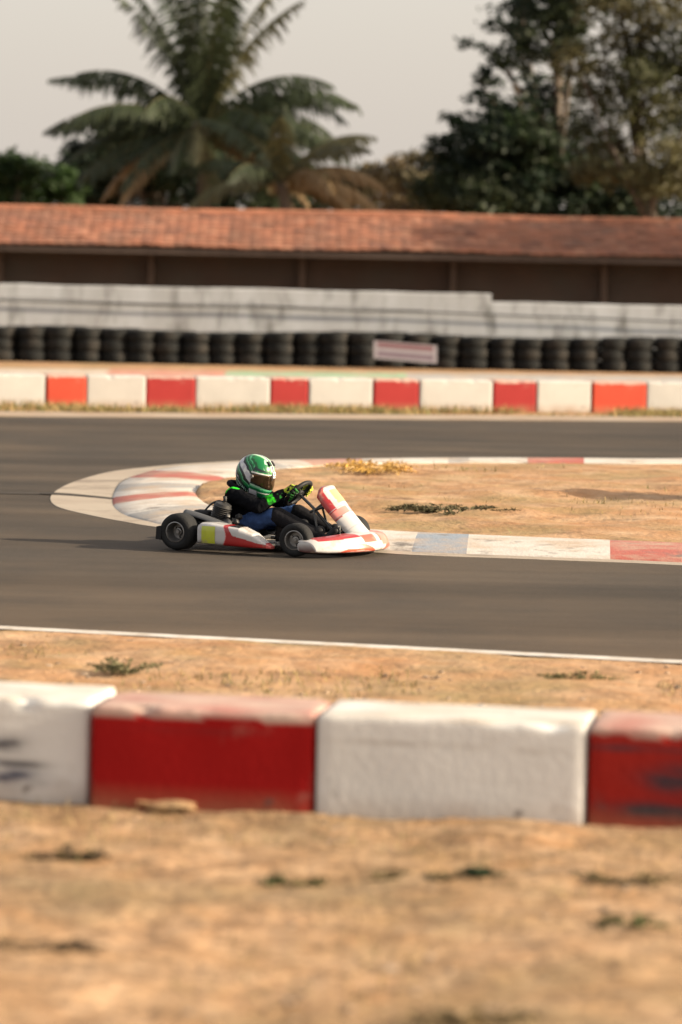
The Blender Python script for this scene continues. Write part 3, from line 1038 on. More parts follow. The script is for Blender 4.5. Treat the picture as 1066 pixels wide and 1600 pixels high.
PD = 83.0
pcrown = D(315, 205, PD)
spec = [(178, 24, 3.9, 62, 'g'), (182, 40, 3.9, 55, 'g'), (170, 12, 3.4, 60, 'g'), (190, 2, 3.2, 62, 'g'), (200, 30, 3.7, 75, 'g'),
        (2, 36, 3.9, 62, 'g'), (-6, 44, 4.2, 88, 'g'), (8, 18, 3.6, 70, 'g'), (12, 6, 3.2, 66, 'o'), (-15, 26, 3.8, 90, 'g'), (4, 30, 4.2, 104, 'g'),
        (100, 84, 3.9, 24, 'g'), (60, 80, 4.0, 30, 'g'), (130, 78, 4.1, 34, 'g'), (250, 82, 4.0, 28, 'g'), (300, 80, 4.2, 34, 'g'), (20, 76, 4.1, 34, 'o'), (180, 76, 4.0, 34, 'g'), (210, 70, 3.9, 40, 'g'), (340, 69, 4.0, 44, 'o'),
        (10, -4, 3.2, 55, 'd'), (-12, -14, 3.2, 45, 'd'), (170, -12, 3.0, 55, 'd'), (330, -2, 3.3, 60, 'o'), (230, -6, 3.2, 55, 'g'), (270, 14, 3.5, 70, 'o'), (300, 28, 3.6, 76, 'g'), (250, 34, 3.8, 76, 'g'), (40, 10, 3.5, 66, 'd'), (140, 10, 3.5, 66, 'g'),
        (350, -22, 3.0, 40, 'd'), (200, -24, 2.8, 44, 'd'), (184, 16, 3.6, 44, 'g'), (174, -2, 3.3, 50, 'g'), (196, -8, 3.3, 40, 'g'), (187, 52, 3.4, 70, 'g'), (165, 30, 3.7, 78, 'g'), (6, 10, 3.6, 44, 'g'), (-8, 0, 3.4, 48, 'g'), (355, 54, 3.6, 84, 'g'), (14, 40, 3.9, 86, 'g'), (280, -18, 3.0, 40, 'o'), (260, 6, 3.4, 60, 'g'), (310, 8, 3.5, 66, 'o'), (75, 66, 4.0, 44, 'g'), (105, 70, 4.0, 40, 'g'), (285, 72, 4.0, 44, 'g'), (320, 84, 4.3, 26, 'g'), (200, 85, 4.3, 24, 'g'), (80, 88, 4.3, 18, 'g')]
palm('palm_tree', pcrown, ground_under(290, PD), len(spec), 'tall palm with upright and drooping fronds standing behind the tiled roof', spec=spec)
spec2 = [(5, 30, 2.6, 80, 'd'), (-10, 12, 2.6, 70, 'd'), (15, 55, 2.6, 70, 'o'), (175, 35, 2.5, 75, 'g'), (190, 12, 2.4, 70, 'o'), (90, 70, 2.5, 50, 'g'), (270, 60, 2.6, 60, 'o'), (300, 25, 2.6, 75, 'd'), (240, 30, 2.5, 75, 'g'), (160, 62, 2.6, 65, 'g'), (30, 5, 2.3, 65, 'd'), (330, 48, 2.6, 74, 'o')]
palm('palm_tree', D(440, 285, 80.5), ground_under(445, 80.5), len(spec2), 'short palm with dry brown fronds just above the roof ridge', spec=spec2)

# ------------------------------------------------------------------ the kart (x forward, y left, z up; r = metres to the kart's right, the near side)
KYAW = -R(26)
REARC = G(281, 861)
kart_rot = Matrix.Rotation(KYAW, 3, 'Z')
KORG = REARC - kart_rot @ Vector((0, -0.52, 0))
KORG.z = 0.009


def L(f, r, u):
    return Vector((f, -r, u))


kart = empty('go_kart', KORG, KYAW)
tag(kart, 'red and white racing kart with black tyres driving along the track', 'go-kart')
KW, KR, KO, KY = (0.43, 0.42, 0.41), (0.31, 0.013, 0.015), (0.46, 0.08, 0.045), (0.40, 0.44, 0.03)
KB = (0.02, 0.02, 0.022)

# frame tubes and floor
fr = MB()
for s in (1, -1):
    fr.tube(catmull([L(-0.10, 0.26 * s, 0.075), L(0.25, 0.27 * s, 0.06), L(0.55, 0.24 * s, 0.05), L(0.85, 0.2 * s, 0.05), L(1.12, 0.17 * s, 0.06)], 5), 0.014, 8)
    fr.tube(catmull([L(0.84, 0.2 * s, 0.055), L(0.88, 0.32 * s, 0.08), L(0.90, 0.40 * s, 0.11)], 4), 0.014, 8)
    fr.tube(catmull([L(0.20, 0.27 * s, 0.06), L(0.22, 0.42 * s, 0.07), L(0.26, 0.5 * s, 0.10)], 4), 0.011, 8)
    fr.tube(catmull([L(0.62, 0.24 * s, 0.05), L(0.62, 0.42 * s, 0.06), L(0.60, 0.5 * s, 0.08)], 4), 0.011, 8)
for f, w in ((-0.06, 0.26), (0.32, 0.26), (0.62, 0.24), (1.1, 0.17)):
    fr.tube([L(f, -w, 0.06), L(f, w, 0.06)], 0.014, 8)
fr.build('frame', M['steel'], kart, sharp=180)
fl = MB()
fl.grid([[L(0.34, -0.24, 0.042), L(0.34, 0.24, 0.042)], [L(0.75, -0.22, 0.040), L(0.75, 0.22, 0.040)], [L(1.14, -0.16, 0.045), L(1.14, 0.16, 0.045)]])
fl.build('floor_tray', M['steel'], kart)
ax = MB()
ax.tube([L(0, -0.56, 0.132), L(0, 0.56, 0.132)], 0.018, 12)
ax.lathe([(0.0, -0.006), (0.085, -0.006), (0.085, 0.006), (0.0, 0.006)], L(0, -0.16, 0.132), (0, 1, 0), 28)
ax.lathe([(0.0, -0.006), (0.075, -0.006), (0.075, 0.006), (0.0, 0.006)], L(0, 0.12, 0.132), (0, 1, 0), 28)
ax.build('rear_axle', M['steel'], kart)


def wheel(f, r, ro, ri, w, steer=0.0):
    s = 1 if r > 0 else -1
    ang = Matrix.Rotation(steer, 3, 'Z')
    axis = ang @ Vector((0, -s, 0))
    c = L(f, r, ro)
    hub = MB()
    h = w * 0.5
    # dished rim, open towards the outside, with a hub and bolts in it
    hub.lathe([(ri * 1.02, h * 0.84), (ri * 1.06, h * 0.93), (ri * 0.97, h * 0.95), (ri * 0.92, h * 0.80), (ri * 0.90, h * 0.15), (ri * 0.80, -h * 0.05), (ri * 0.45, -h * 0.05), (ri * 0.40, h * 0.08), (ri * 0.36, h * 0.32), (ri * 0.20, h * 0.34), (ri * 0.18, h * 0.5), (0.001, h * 0.5)], c, axis, 40)
    hub.lathe([(ri * 1.02, -h * 0.84), (ri * 1.05, -h * 0.93), (ri * 0.9, -h * 0.93), (ri * 0.85, -h * 0.2), (0.001, -h * 0.2)], c, axis, 32)
    a = axis.cross(Vector((0, 0, 1))).normalized()
    for k in range(3):
        q = 2 * math.pi * k / 3 + 0.6
        p = c + (a * math.cos(q) + Vector((0, 0, 1)) * math.sin(q)) * ri * 0.58 - axis * 0.003
        hub.tube([p, p + axis * 0.02], 0.009, 6)
    wobj = hub.build('wheel', M['alloy'], kart, sharp=35)
    ty = MB()
    tyre_mesh(ty, c, axis, ro, ri, w, 56)
    ty.build('tyre', M['rubber'], wobj, sharp=60)
    nm = MB()
    nm.tube([c - axis * 0.01, c - axis * (w * 0.5 + 0.06)], 0.022, 10)
    nm.build('hub', M['steel'], wobj)


wheel(0.0, 0.52, 0.132, 0.070, 0.165)
wheel(0.0, -0.52, 0.132, 0.070, 0.165)
wheel(0.90, 0.46, 0.118, 0.066, 0.115, R(7))
wheel(0.90, -0.46, 0.118, 0.066, 0.115, R(6))

# rear bumper
rb = MB()
rows = []
for i in range(25):
    r = -0.60 + 1.20 * i / 24
    fo = -0.185 + 0.03 * (abs(r) / 0.6) ** 4
    th = 0.045
    rows.append([L(fo, r, 0.075), L(fo + 0.006, r, 0.165), L(fo + th, r, 0.17), L(fo + th, r, 0.07)])
rb.grid(rows, closed=True, caps=True)
for r in (-0.25, 0.25):
    rb.tube([L(-0.15, r, 0.10), L(-0.06, r, 0.075)], 0.014, 8)
rb.build('rear_bumper', M['black_plastic'], kart, sharp=30)


def poly_in(p, poly):
    x, y = p
    ins = False
    for i in range(len(poly)):
        x1, y1 = poly[i]
        x2, y2 = poly[i - 1]
        if (y1 > y) != (y2 > y) and x < (x2 - x1) * (y - y1) / (y2 - y1) + x1: ins = not ins
    return ins


def interp(x, xs, ys):
    return float(np.interp(x, xs, ys))


def ring_params(n, e, hx, hz):
    q = np.linspace(0, 2 * math.pi, 1441)
    x = hx * np.sign(np.cos(q)) * np.abs(np.cos(q)) ** e
    z = hz * np.sign(np.sin(q)) * np.abs(np.sin(q)) ** e
    d = np.concatenate([[0], np.cumsum(np.hypot(np.diff(x), np.diff(z)))])
    t = np.linspace(0, d[-1], n + 1)[:-1]
    return list(zip(np.interp(t, d, x / hx), np.interp(t, d, z / hz)))


# side pods
def side_pod(s):
    mb = MB()
    rows, cols = [], []
    NF, NA = 190, 120
    for i in range(NF + 1):
        f = 0.170 + 0.56 * i / NF
        top = interp(f, [0.17, 0.19, 0.28, 0.40, 0.50, 0.60, 0.68, 0.73], [0.195, 0.208, 0.210, 0.197, 0.187, 0.150, 0.092, 0.062])
        bot = interp(f, [0.17, 0.30, 0.60, 0.73], [0.058, 0.052, 0.044, 0.046])
        ro = interp(f, [0.17, 0.25, 0.5, 0.65, 0.73], [0.575, 0.592, 0.588, 0.560, 0.525])
        ri = interp(f, [0.17, 0.5, 0.73], [0.40, 0.41, 0.46])
        cz, cr, hz, hr = (top + bot) / 2, (ro + ri) / 2, (top - bot) / 2, (ro - ri) / 2
        row = []
        for ux, uz in ring_params(NA, 0.42, hr, hz):
            x = cr + hr * ux
            z = cz + hz * uz
            row.append(L(f, x * s, z))
            c = KR
            rel = (z - bot) / (top - bot)
            edge = 0.372 + 0.028 * math.sin(min(1, max(0, rel)) * math.pi)
            if f < edge: c = KW
            if f < edge and f < 0.183: c = (0.45, 0.45, 0.45)
            if edge < f < edge + 0.006: c = (0.5, 0.2, 0.2)
            wedge = [(0.415, 0.190), (0.45, 0.2), (0.52, 0.2), (0.60, 0.17), (0.64, 0.14), (0.70, 0.075), (0.645, 0.082), (0.55, 0.108), (0.455, 0.130)]
            if poly_in((f, z), wedge): c = KW
            if z > top - 0.004 and f > 0.42 and f < 0.5: c = KB
            if z < bot + 0.006: c = (0.08, 0.08, 0.08)
            if f > 0.70: c = (0.5, 0.09, 0.08)
            cols.append(c)
        rows.append(row)
    mb.grid(rows, closed=True, caps=True, col=cols)
    o = mb.build('side_pod', M['body_paint'], kart, sharp=50)
    pl = MB()
    pr = []
    pc = []
    for i in range(25):
        pr.append([])
        for j in range(25):
            f, z = 0.208 + 0.112 * i / 24, 0.066 + 0.122 * j / 24
            ro = interp(f, [0.17, 0.25, 0.5], [0.577, 0.594, 0.590]) + 0.0015
            pr[-1].append(L(f, (ro - 0.006 * (abs(z - 0.128) / 0.06) ** 3) * s, z))
            pc.append(KY)
    pl.grid(pr, col=pc)
    pl.build('number_plate', M['body_paint'], o)


side_pod(1)
side_pod(-1)

# nose fairing, swept round the front
ns = MB()
rows, cols = [], []
NR, NA = 260, 110
for i in range(NR + 1):
    t = -1 + 2 * i / NR
    r = 0.52 * math.sin(t * math.pi / 2 * 0.98) / math.sin(math.pi / 2 * 0.98)
    a = abs(t)
    fo = 1.345 - 0.25 * (abs(r) / 0.52) ** 2.3
    dep = 0.20 - 0.045 * a ** 2
    top = interp(a, [0, 0.25, 0.5, 0.8, 1.0], [0.165, 0.158, 0.142, 0.128, 0.11])
    bot = interp(a, [0, 0.7, 1.0], [0.028, 0.03, 0.04])
    row = []
    for cx, cy in ring_params(NA, 0.55, dep / 2, (top - bot) / 2):
        f = fo - dep / 2 + dep / 2 * cx
        z = (top + bot) / 2 + (top - bot) / 2 * cy
        # the front leans back towards its top edge
        f -= 0.055 * max(0, (z - bot) / (top - bot)) ** 1.5 * (cx > -0.3)
        row.append(L(f, r, z))
        rel = (z - bot) / (top - bot)
        c = KW
        rr = r / 0.52
        if rel > 0.86 and 0.35 < abs(rr) < 0.93: c = KR                             # red line along the top edge
        sw = 0.10 + 0.42 * math.sin(max(0, min(1, (abs(rr) - 0.12) / 0.62)) * math.pi)
        if 0.12 < abs(rr) < 0.76 and rel < sw and cx > -0.2: c = KO                    # orange swoosh low on each side
        if 0.12 < abs(rr) < 0.76 and sw * 0.2 < rel < sw * 0.3 and cx > 0: c = (0.62, 0.40, 0.34)
        if abs(rr) < 0.34 and 0.55 < rel < 0.93 and cx > 0.1 and abs(rr) > 0.05: c = KO    # upper flash
        if abs(rr + 0.3) < 0.2 and rel > 0.35 and cx > 0: c = (0.60, 0.16, 0.11)
        if rel < 0.07: c = (0.10, 0.03, 0.03)
        cols.append(c)
    rows.append(row)
ns.grid(rows, closed=True, caps=True, col=cols)
ns.build('nose_fairing', M['body_paint'], kart, sharp=60)
bs = MB()
for r in (-0.15, 0.15):
    bs.tube([L(1.1, r, 0.06), L(1.22, r, 0.09)], 0.012, 8)
bs.build('nose_bracket', M['steel'], kart)

# upright front panel ahead of the steering wheel
fp = MB()
rows, cols = [], []
NT, NA = 180, 120
for i in range(NT + 1):
    t = i / NT
    top = min(1.0, t / 0.10)
    w = interp(t, [0, 0.03, 0.08, 0.35, 0.6, 0.85, 1.0], [0.070, 0.105, 0.122, 0.122, 0.108, 0.108, 0.13])
    ctrp = Vector((0.90 + 0.345 * t - 0.012 * math.sin(t * math.pi), 0, 0.478 - 0.365 * t))
    if t < 0.08:
        ctrp.z -= 0.012 * (1 - t / 0.08) ** 2
        ctrp.x -= 0.012 * (1 - t / 0.08) ** 2
    nrm = Vector((0.707, 0, 0.707))
    thk = interp(t, [0, 0.05, 0.3, 1.0], [0.012, 0.030, 0.036, 0.030])
    row = []
    for cx, cy in ring_params(NA, 0.6, w, thk):
        r = w * cx
        d = thk * cy
        d -= 0.055 * (abs(r) / w) ** 2.2 * min(1, t / 0.1) * (1 if cy > -0.6 else 0.8)      # sides wrap back
        p = ctrp + nrm * d
        row.append(Vector((p.x, -r, p.z)))
        rr = abs(r) / w
        c = KW
        border = rr > 0.80 or t < 0.05
        if border and t < 0.56: c = KR if rr < 0.985 or t < 0.05 else (0.33, 0.03, 0.03)
        if 0.12 < t < 0.36 and rr < 0.5: c = (0.52, 0.44, 0.15)
        if 0.40 < t < 0.415: c = (0.30, 0.29, 0.29)
        if 0.43 < t < 0.53 and rr > 0.15: c = (0.56, 0.19, 0.16)
        if 0.53 < t < 0.54: c = (0.15, 0.15, 0.15)
        if 0.76 < t < 0.772: c = (0.33, 0.32, 0.31)
        if t > 0.92: c = (0.56, 0.16, 0.12) if rr < 0.6 else KW
        if cy < -0.55: c = KB
        cols.append(c)
    rows.append(row)
fp.grid(rows, closed=True, caps=True, col=cols)
fp.build('front_panel', M['body_paint'], kart, sharp=60)
st = MB()
for s in (1, -1):
    st.tube([L(0.95, 0.05 * s, 0.39), L(0.84, 0.07 * s, 0.30), L(0.90, 0.10 * s, 0.07)], 0.009, 8)
st.tube([L(0.99, 0.075, 0.36), L(0.80, 0.05, 0.285)], 0.011, 8)
st.build('panel_stay', M['steel'], kart)

# steering
SW = L(0.675, 0, 0.412)
SAX = Vector((-0.72, 0, 0.694)).normalized()
SU = Vector((0.694, 0, 0.72)).normalized()
SR = Vector((0, -1, 0))
sc = MB()
sc.tube([SW, L(0.80, 0, 0.31), L(1.02, 0, 0.09)], 0.011, 10)
sc.tube([L(1.02, -0.06, 0.085), L(0.90, -0.40, 0.11)], 0.007, 8)
sc.tube([L(1.02, 0.06, 0.085), L(0.90, 0.40, 0.11)], 0.007, 8)
sc.build('steering_column', M['steel'], kart)
sw = MB()
RW = 0.116
ring = []
for k in range(48):
    q = 2 * math.pi * k / 48
    rr = RW * (1 - 0.06 * max(0, math.cos(q)) ** 6)
    ring.append(SW + SR * math.sin(q) * rr + SU * math.cos(q) * rr)
sw.tube(ring, 0.0155, 10, closed=True)
for q in (R(95), R(-95), R(180)):
    e = SW + SR * math.sin(q) * RW + SU * math.cos(q) * RW
    n_ = 6
    for off in (-0.011, 0.011):
        sd = (e - SW).normalized().cross(SAX)
        sw.tube([SW + sd * off - SAX * 0.012, SW.lerp(e, 0.5) + sd * off - SAX * 0.008, e], 0.0065, 6)
sw.lathe([(0.001, -0.022), (0.035, -0.022), (0.038, -0.016), (0.038, -0.004), (0.001, -0.002)], SW, SAX, 20)
swo = sw.build('steering_wheel', M['black_plastic'], kart, sharp=60)

# seat shell
se = MB()
prof = [(0.47, 0.115), (0.40, 0.085), (0.32, 0.072), (0.24, 0.078), (0.175, 0.105), (0.14, 0.16), (0.12, 0.23), (0.105, 0.30), (0.095, 0.36)]
rows = []
for fx, uz in catmull([Vector((a, b, 0)) for a, b in prof], 4) and [(p.x, p.y) for p in catmull([Vector((a, b, 0)) for a, b in prof], 4)]:
    row = []
    for k in range(21):
        v = -1 + 2 * k / 20
        back = max(0, (uz - 0.1) / 0.26)
        lift = 0.10 * abs(v) ** 2.6 * (1 - 0.75 * min(1, back))
        fwd = 0.11 * abs(v) ** 2.6 * min(1, back * 1.6 + 0.1)
        row.append(L(fx + fwd, 0.185 * v, uz + lift))
    rows.append(row)
se.grid(rows)
seat = se.build('seat', M['black_plastic'], kart, sharp=180)
sm = seat.modifiers.new('thickness', 'SOLIDIFY')
sm.thickness = 0.008
sm.offset = -1

# fuel tank, pedals
tk = MB()
tk.box(L(0.63, 0, 0.135), (0.19, 0.20, 0.17), bevel=0.03, seg=3)
tk.tube([L(0.63, 0, 0.21), L(0.63, 0, 0.24)], 0.03, 14)
tk.build('fuel_tank', M['black_plastic'], kart)
for s in (1, -1):
    pd = MB()
    pd.tube([L(1.02, 0.125 * s, 0.055), L(1.075, 0.125 * s, 0.13), L(1.07, 0.125 * s, 0.205)], 0.008, 8)
    pd.tube([L(1.07, 0.075 * s, 0.20), L(1.07, 0.165 * s, 0.20)], 0.009, 8)
    pd.build('pedal', M['steel'], kart)

# engine on the near side, behind the seat
en = MB()
en.box(L(0.17, 0.31, 0.135), (0.20, 0.13, 0.13), bevel=0.018, seg=2)
cyl0, cax = L(0.195, 0.31, 0.19), Vector((0.30, 0, 1)).normalized()
en.tube([cyl0, cyl0 + cax * 0.13], 0.045, 20)
eng = en.build('engine', M['engine_alloy'], kart, sharp=35)
fi = MB()
for k in range(9):
    fi.lathe([(0.03, 0.004), (0.068, 0.004), (0.070, 0.006), (0.068, 0.008), (0.03, 0.008)], cyl0 + cax * (0.012 + k * 0.0135), cax, 24)
fi.lathe([(0.001, 0.0), (0.062, 0.0), (0.058, 0.018), (0.03, 0.028), (0.001, 0.028)], cyl0 + cax * 0.128, cax, 24)
fi.tube([cyl0 + cax * 0.15, cyl0 + cax * 0.185], 0.010, 8)
fi.build('cylinder', M['engine_alloy'], eng, sharp=35)
ho = MB()
hp = cyl0 + cax * 0.185
ho.tube(catmull([L(0.085, 0.34, 0.235), L(0.10, 0.335, 0.275), L(0.145, 0.325, 0.325), L(0.195, 0.315, 0.348), L(0.232, 0.31, 0.345), hp + Vector((0.0, 0, 0.012))], 6), 0.0075, 8)
ho.tube([hp + Vector((0, 0, 0.015)), hp - Vector((0, 0, 0.02))], 0.012, 8)
ho.build('ignition_lead', M['cable'], eng, sharp=180)
ai = MB()
ai.box(L(0.07, 0.30, 0.235), (0.13, 0.11, 0.085), bevel=0.022, seg=3)
ai.tube([L(0.06, 0.30, 0.23), L(0.13, 0.31, 0.20)], 0.026, 12)
ai.build('air_box', M['black_plastic'], eng)
ex = MB()
ex.tube(catmull([L(0.26, 0.33, 0.21), L(0.31, 0.37, 0.20), L(0.32, 0.40, 0.175), L(0.25, 0.42, 0.165)], 5), 0.024, 12)
ex.build('exhaust', M['steel'], eng, sharp=180)
fx = MB()
for (f, r, u, s) in ((0.30, 0.28, 0.20, 0.03), (0.33, 0.25, 0.235, 0.026), (0.29, 0.35, 0.245, 0.02), (0.345, 0.32, 0.205, 0.022)):
    fx.box(L(f, r, u), (s * 1.6, s * 1.5, s * 1.4), rot=Euler((0.3, 0.5, f * 9)).to_matrix(), bevel=0.006)
fx.build('carburettor', M['engine_alloy'], eng)
# grey guard sloping forward from the top of the rear tyre
mg = MB()
rows = []
for i in range(17):
    t = i / 16
    f = -0.01 + 0.36 * t
    z = 0.283 - 0.01 * t - 0.078 * t ** 1.3
    row = []
    for k in range(13):
        q = -1 + 2 * k / 12
        row.append(L(f, 0.415 + 0.055 * q, z - 0.028 * abs(q) ** 2.5 - 0.016 * max(0, -q)))
    rows.append(row)
mg.grid(rows)
mgo = mg.build('chain_guard', M['grey_plastic'], kart, sharp=180)
sm = mgo.modifiers.new('thickness', 'SOLIDIFY')
sm.thickness = 0.006
mb_ = MB()
mb_.tube([L(0.05, 0.40, 0.265), L(0.08, 0.33, 0.10)], 0.008, 6)
mb_.tube([L(0.30, 0.41, 0.205), L(0.28, 0.30, 0.08)], 0.008, 6)
mb_.build('guard_bracket', M['steel'], kart)

# ------------------------------------------------------------------ the driver
person = empty('person', KORG, KYAW)
tag(person, 'kart driver in a green striped helmet, black jacket and blue jeans gripping the wheel', 'person')
S = {'pelvis': L(0.235, 0, 0.165), 'waist': L(0.215, 0, 0.25), 'chest': L(0.215, 0, 0.345), 'neck': L(0.235, 0, 0.415), 'head': L(0.318, 0, 0.505),
     'shR': L(0.245, 0.155, 0.385), 'shL': L(0.245, -0.155, 0.385), 'elR': L(0.470, 0.225, 0.312), 'elL': L(0.470, -0.235, 0.305),
     'hipR': L(0.265, 0.085, 0.155), 'hipL': L(0.265, -0.085, 0.155), 'knR': L(0.565, 0.165, 0.255), 'knL': L(0.565, -0.165, 0.255),
     'anR': L(0.935, 0.125, 0.105), 'anL': L(0.935, -0.125, 0.105)}
GRIP = {}
for s, nm in ((1, 'R'), (-1, 'L')):
    q = R(82) * s
    GRIP[nm] = SW + SR * math.sin(q) * RW + SU * math.cos(q) * RW
    # the wrist lies behind the rim, towards the driver
    S['wr' + nm] = GRIP[nm] + Vector((-0.070, 0, -0.012)) + SR * s * 0.022


def person_shapes(mb, g_, parts):
    if 'torso' in parts:
        for s in (1, -1):
            y = Vector((0, -0.05 * s, 0))
            mb.cone(S['pelvis'] + y, S['waist'] + y, 0.088 + g_, 0.082 + g_)
            mb.cone(S['waist'] + y, S['chest'] + y * 1.2, 0.082 + g_, 0.092 + g_)
            mb.cone(S['chest'] + y * 1.2, S['sh' + ('R' if s > 0 else 'L')] + Vector((-0.01, 0, -0.005)), 0.09 + g_, 0.058 + g_)
        mb.cone(S['chest'], S['neck'], 0.08 + g_, 0.05 + g_)
        mb.cone(S['shR'], S['shL'], 0.052 + g_, 0.052 + g_)
    for s in 'RL':
        if 'arm' in parts:
            mb.cone(S['sh' + s], S['el' + s], 0.050 + g_, 0.040 + g_)
            mb.cone(S['el' + s], S['wr' + s], 0.040 + g_, 0.026 + g_)
        if 'leg' in parts:
            mb.cone(S['hip' + s], S['kn' + s], 0.076 + g_, 0.052 + g_)
            mb.cone(S['kn' + s], S['an' + s], 0.050 + g_, 0.034 + g_)


def hand_shapes(mb, nm, g_=0.0):
    s = 1 if nm == 'R' else -1
    w, gp = S['wr' + nm], GRIP[nm]
    q0 = R(82) * s
    out = (gp - SW).normalized()
    tan = SAX.cross(out).normalized() * (1 if nm == 'R' else 1)
    if tan.dot(SU) < 0: tan = -tan
    palm = gp + SAX * 0.030 + out * 0.006
    mb.cone(w, palm + tan * 0.020, 0.021 + g_, 0.017 + g_, n=12)
    mb.cone(w, palm - tan * 0.020, 0.021 + g_, 0.016 + g_, n=12)
    mb.cone(palm + tan * 0.026, palm - tan * 0.026, 0.017 + g_, 0.015 + g_, n=12)
    # four fingers wrapped round the rim
    for k, (off, ln) in enumerate(((0.030, 0.96), (0.010, 1.06), (-0.010, 1.0), (-0.029, 0.82))):
        qq = q0 - s * off / RW
        rc = SW + SR * math.sin(qq) * RW + SU * math.cos(qq) * RW
        oo = (rc - SW).normalized()
        pts = []
        for a_ in (100, 45, -10, -65, -125):
            a2 = R(90 - (90 - a_) * ln)
            pts.append(rc + (SAX * math.sin(a2) + oo * math.cos(a2)) * (0.0255 + 0.002 * (k == 1)))
        rad = [0.0095, 0.0092, 0.0086, 0.008, 0.007]
        for i in range(4):
            mb.cone(pts[i], pts[i + 1], rad[i] + g_, rad[i + 1] + g_, n=10, m=3)
    # thumb over the inner side of the rim, pointing up along it
    th = [palm + tan * 0.018 - out * 0.012, gp + SAX * 0.024 - out * 0.016 + tan * 0.036, gp + SAX * 0.010 - out * 0.020 + tan * 0.055]
    for i in range(2):
        mb.cone(th[i], th[i + 1], 0.0115 - 0.0015 * i + g_, 0.0095 - 0.001 * i + g_, n=10, m=3)


bd = MB()
person_shapes(bd, 0.0, ('torso', 'arm', 'leg'))
bd.cone(S['neck'] - Vector((0.0, 0, 0.03)), S['neck'].lerp(S['head'], 0.55), 0.045, 0.043)
hd = S['head']
bd.ball(hd + Vector((0, 0, 0.01)), (0.083, 0.068, 0.095), 18, 12)
bd.cone(hd + Vector((0.05, 0, -0.05)), hd + Vector((0.03, 0, -0.075)), 0.03, 0.03)
bd.cone(hd + Vector((0.082, 0, 0.012)), hd + Vector((0.097, 0, -0.018)), 0.009, 0.012, n=8)
for s in (1, -1):
    bd.ball(hd + Vector((0, 0.068 * s, 0)), (0.016, 0.008, 0.024), 8, 6)
    bd.ball(hd + Vector((0.074, 0.028 * s, 0.018)), 0.011, 8, 6)
for nm in 'RL':
    hand_shapes(bd, nm, -0.002)
    bd.cone(S['an' + nm], S['an' + nm] + Vector((0.10, 0, 0.045)), 0.032, 0.024)
body = remesh(bd, 'body', M['skin'], person, 0.0065, smooth=3)

GRN, LGRN, BLK = (0.03, 0.42, 0.02), (0.20, 0.40, 0.03), (0.0042, 0.0046, 0.006)
shoulder_arc = catmull([L(0.190, 0.215, 0.405), L(0.20, 0.20, 0.425), L(0.225, 0.185, 0.440), L(0.265, 0.175, 0.432), L(0.295, 0.165, 0.410), L(0.315, 0.16, 0.385)], 6)
shoulder_arc2 = [Vector((p.x, -p.y, p.z)) for p in shoulder_arc]
chest_mark = catmull([L(0.33, 0.13, 0.355), L(0.355, 0.14, 0.34), L(0.37, 0.16, 0.345)], 4)


def seg_t(p, a, b):
    ab = b - a
    t = (p - a).dot(ab) / ab.length_squared
    return t, (p - a - ab * max(0, min(1, t))).length


def jacket_col(p):
    for arc in (shoulder_arc, shoulder_arc2):
        d = min((p - q).length for q in arc)
        if d < 0.0125: return (0.03, 0.50, 0.03)
    d = min((p - q).length for q in chest_mark)
    if d < 0.013: return (0.02, 0.30, 0.06)
    for s in 'RL':
        t, dist = seg_t(p, S['el' + s], S['wr' + s])
        if 0.10 < t < 1.1 and dist < 0.065:
            n1 = mnoise.noise(p * 34) + 0.5 * mnoise.noise(p * 80)
            up = (p - S['el' + s].lerp(S['wr' + s], t))
            edge = 0.10 * mnoise.noise(p * 25)
            if 0.38 + edge < t < 0.66 + edge and up.z > -0.022: return GRN if n1 > -0.22 else (0.02, 0.16, 0.02)
            if 0.66 + edge <= t < 1.02 and n1 > 0.22 and up.z > -0.018: return (0.02, 0.15, 0.025)
    return BLK


jk = MB()
person_shapes(jk, 0.009, ('torso', 'arm'))
jk.cone(S['neck'] + Vector((0.0, 0, -0.02)), S['neck'] + Vector((0.012, 0, 0.012)), 0.066, 0.060)
jk.cone(L(0.30, 0.06, 0.24), L(0.315, 0.06, 0.34), 0.085, 0.07)
jk.cone(L(0.30, -0.06, 0.24), L(0.315, -0.06, 0.34), 0.085, 0.07)
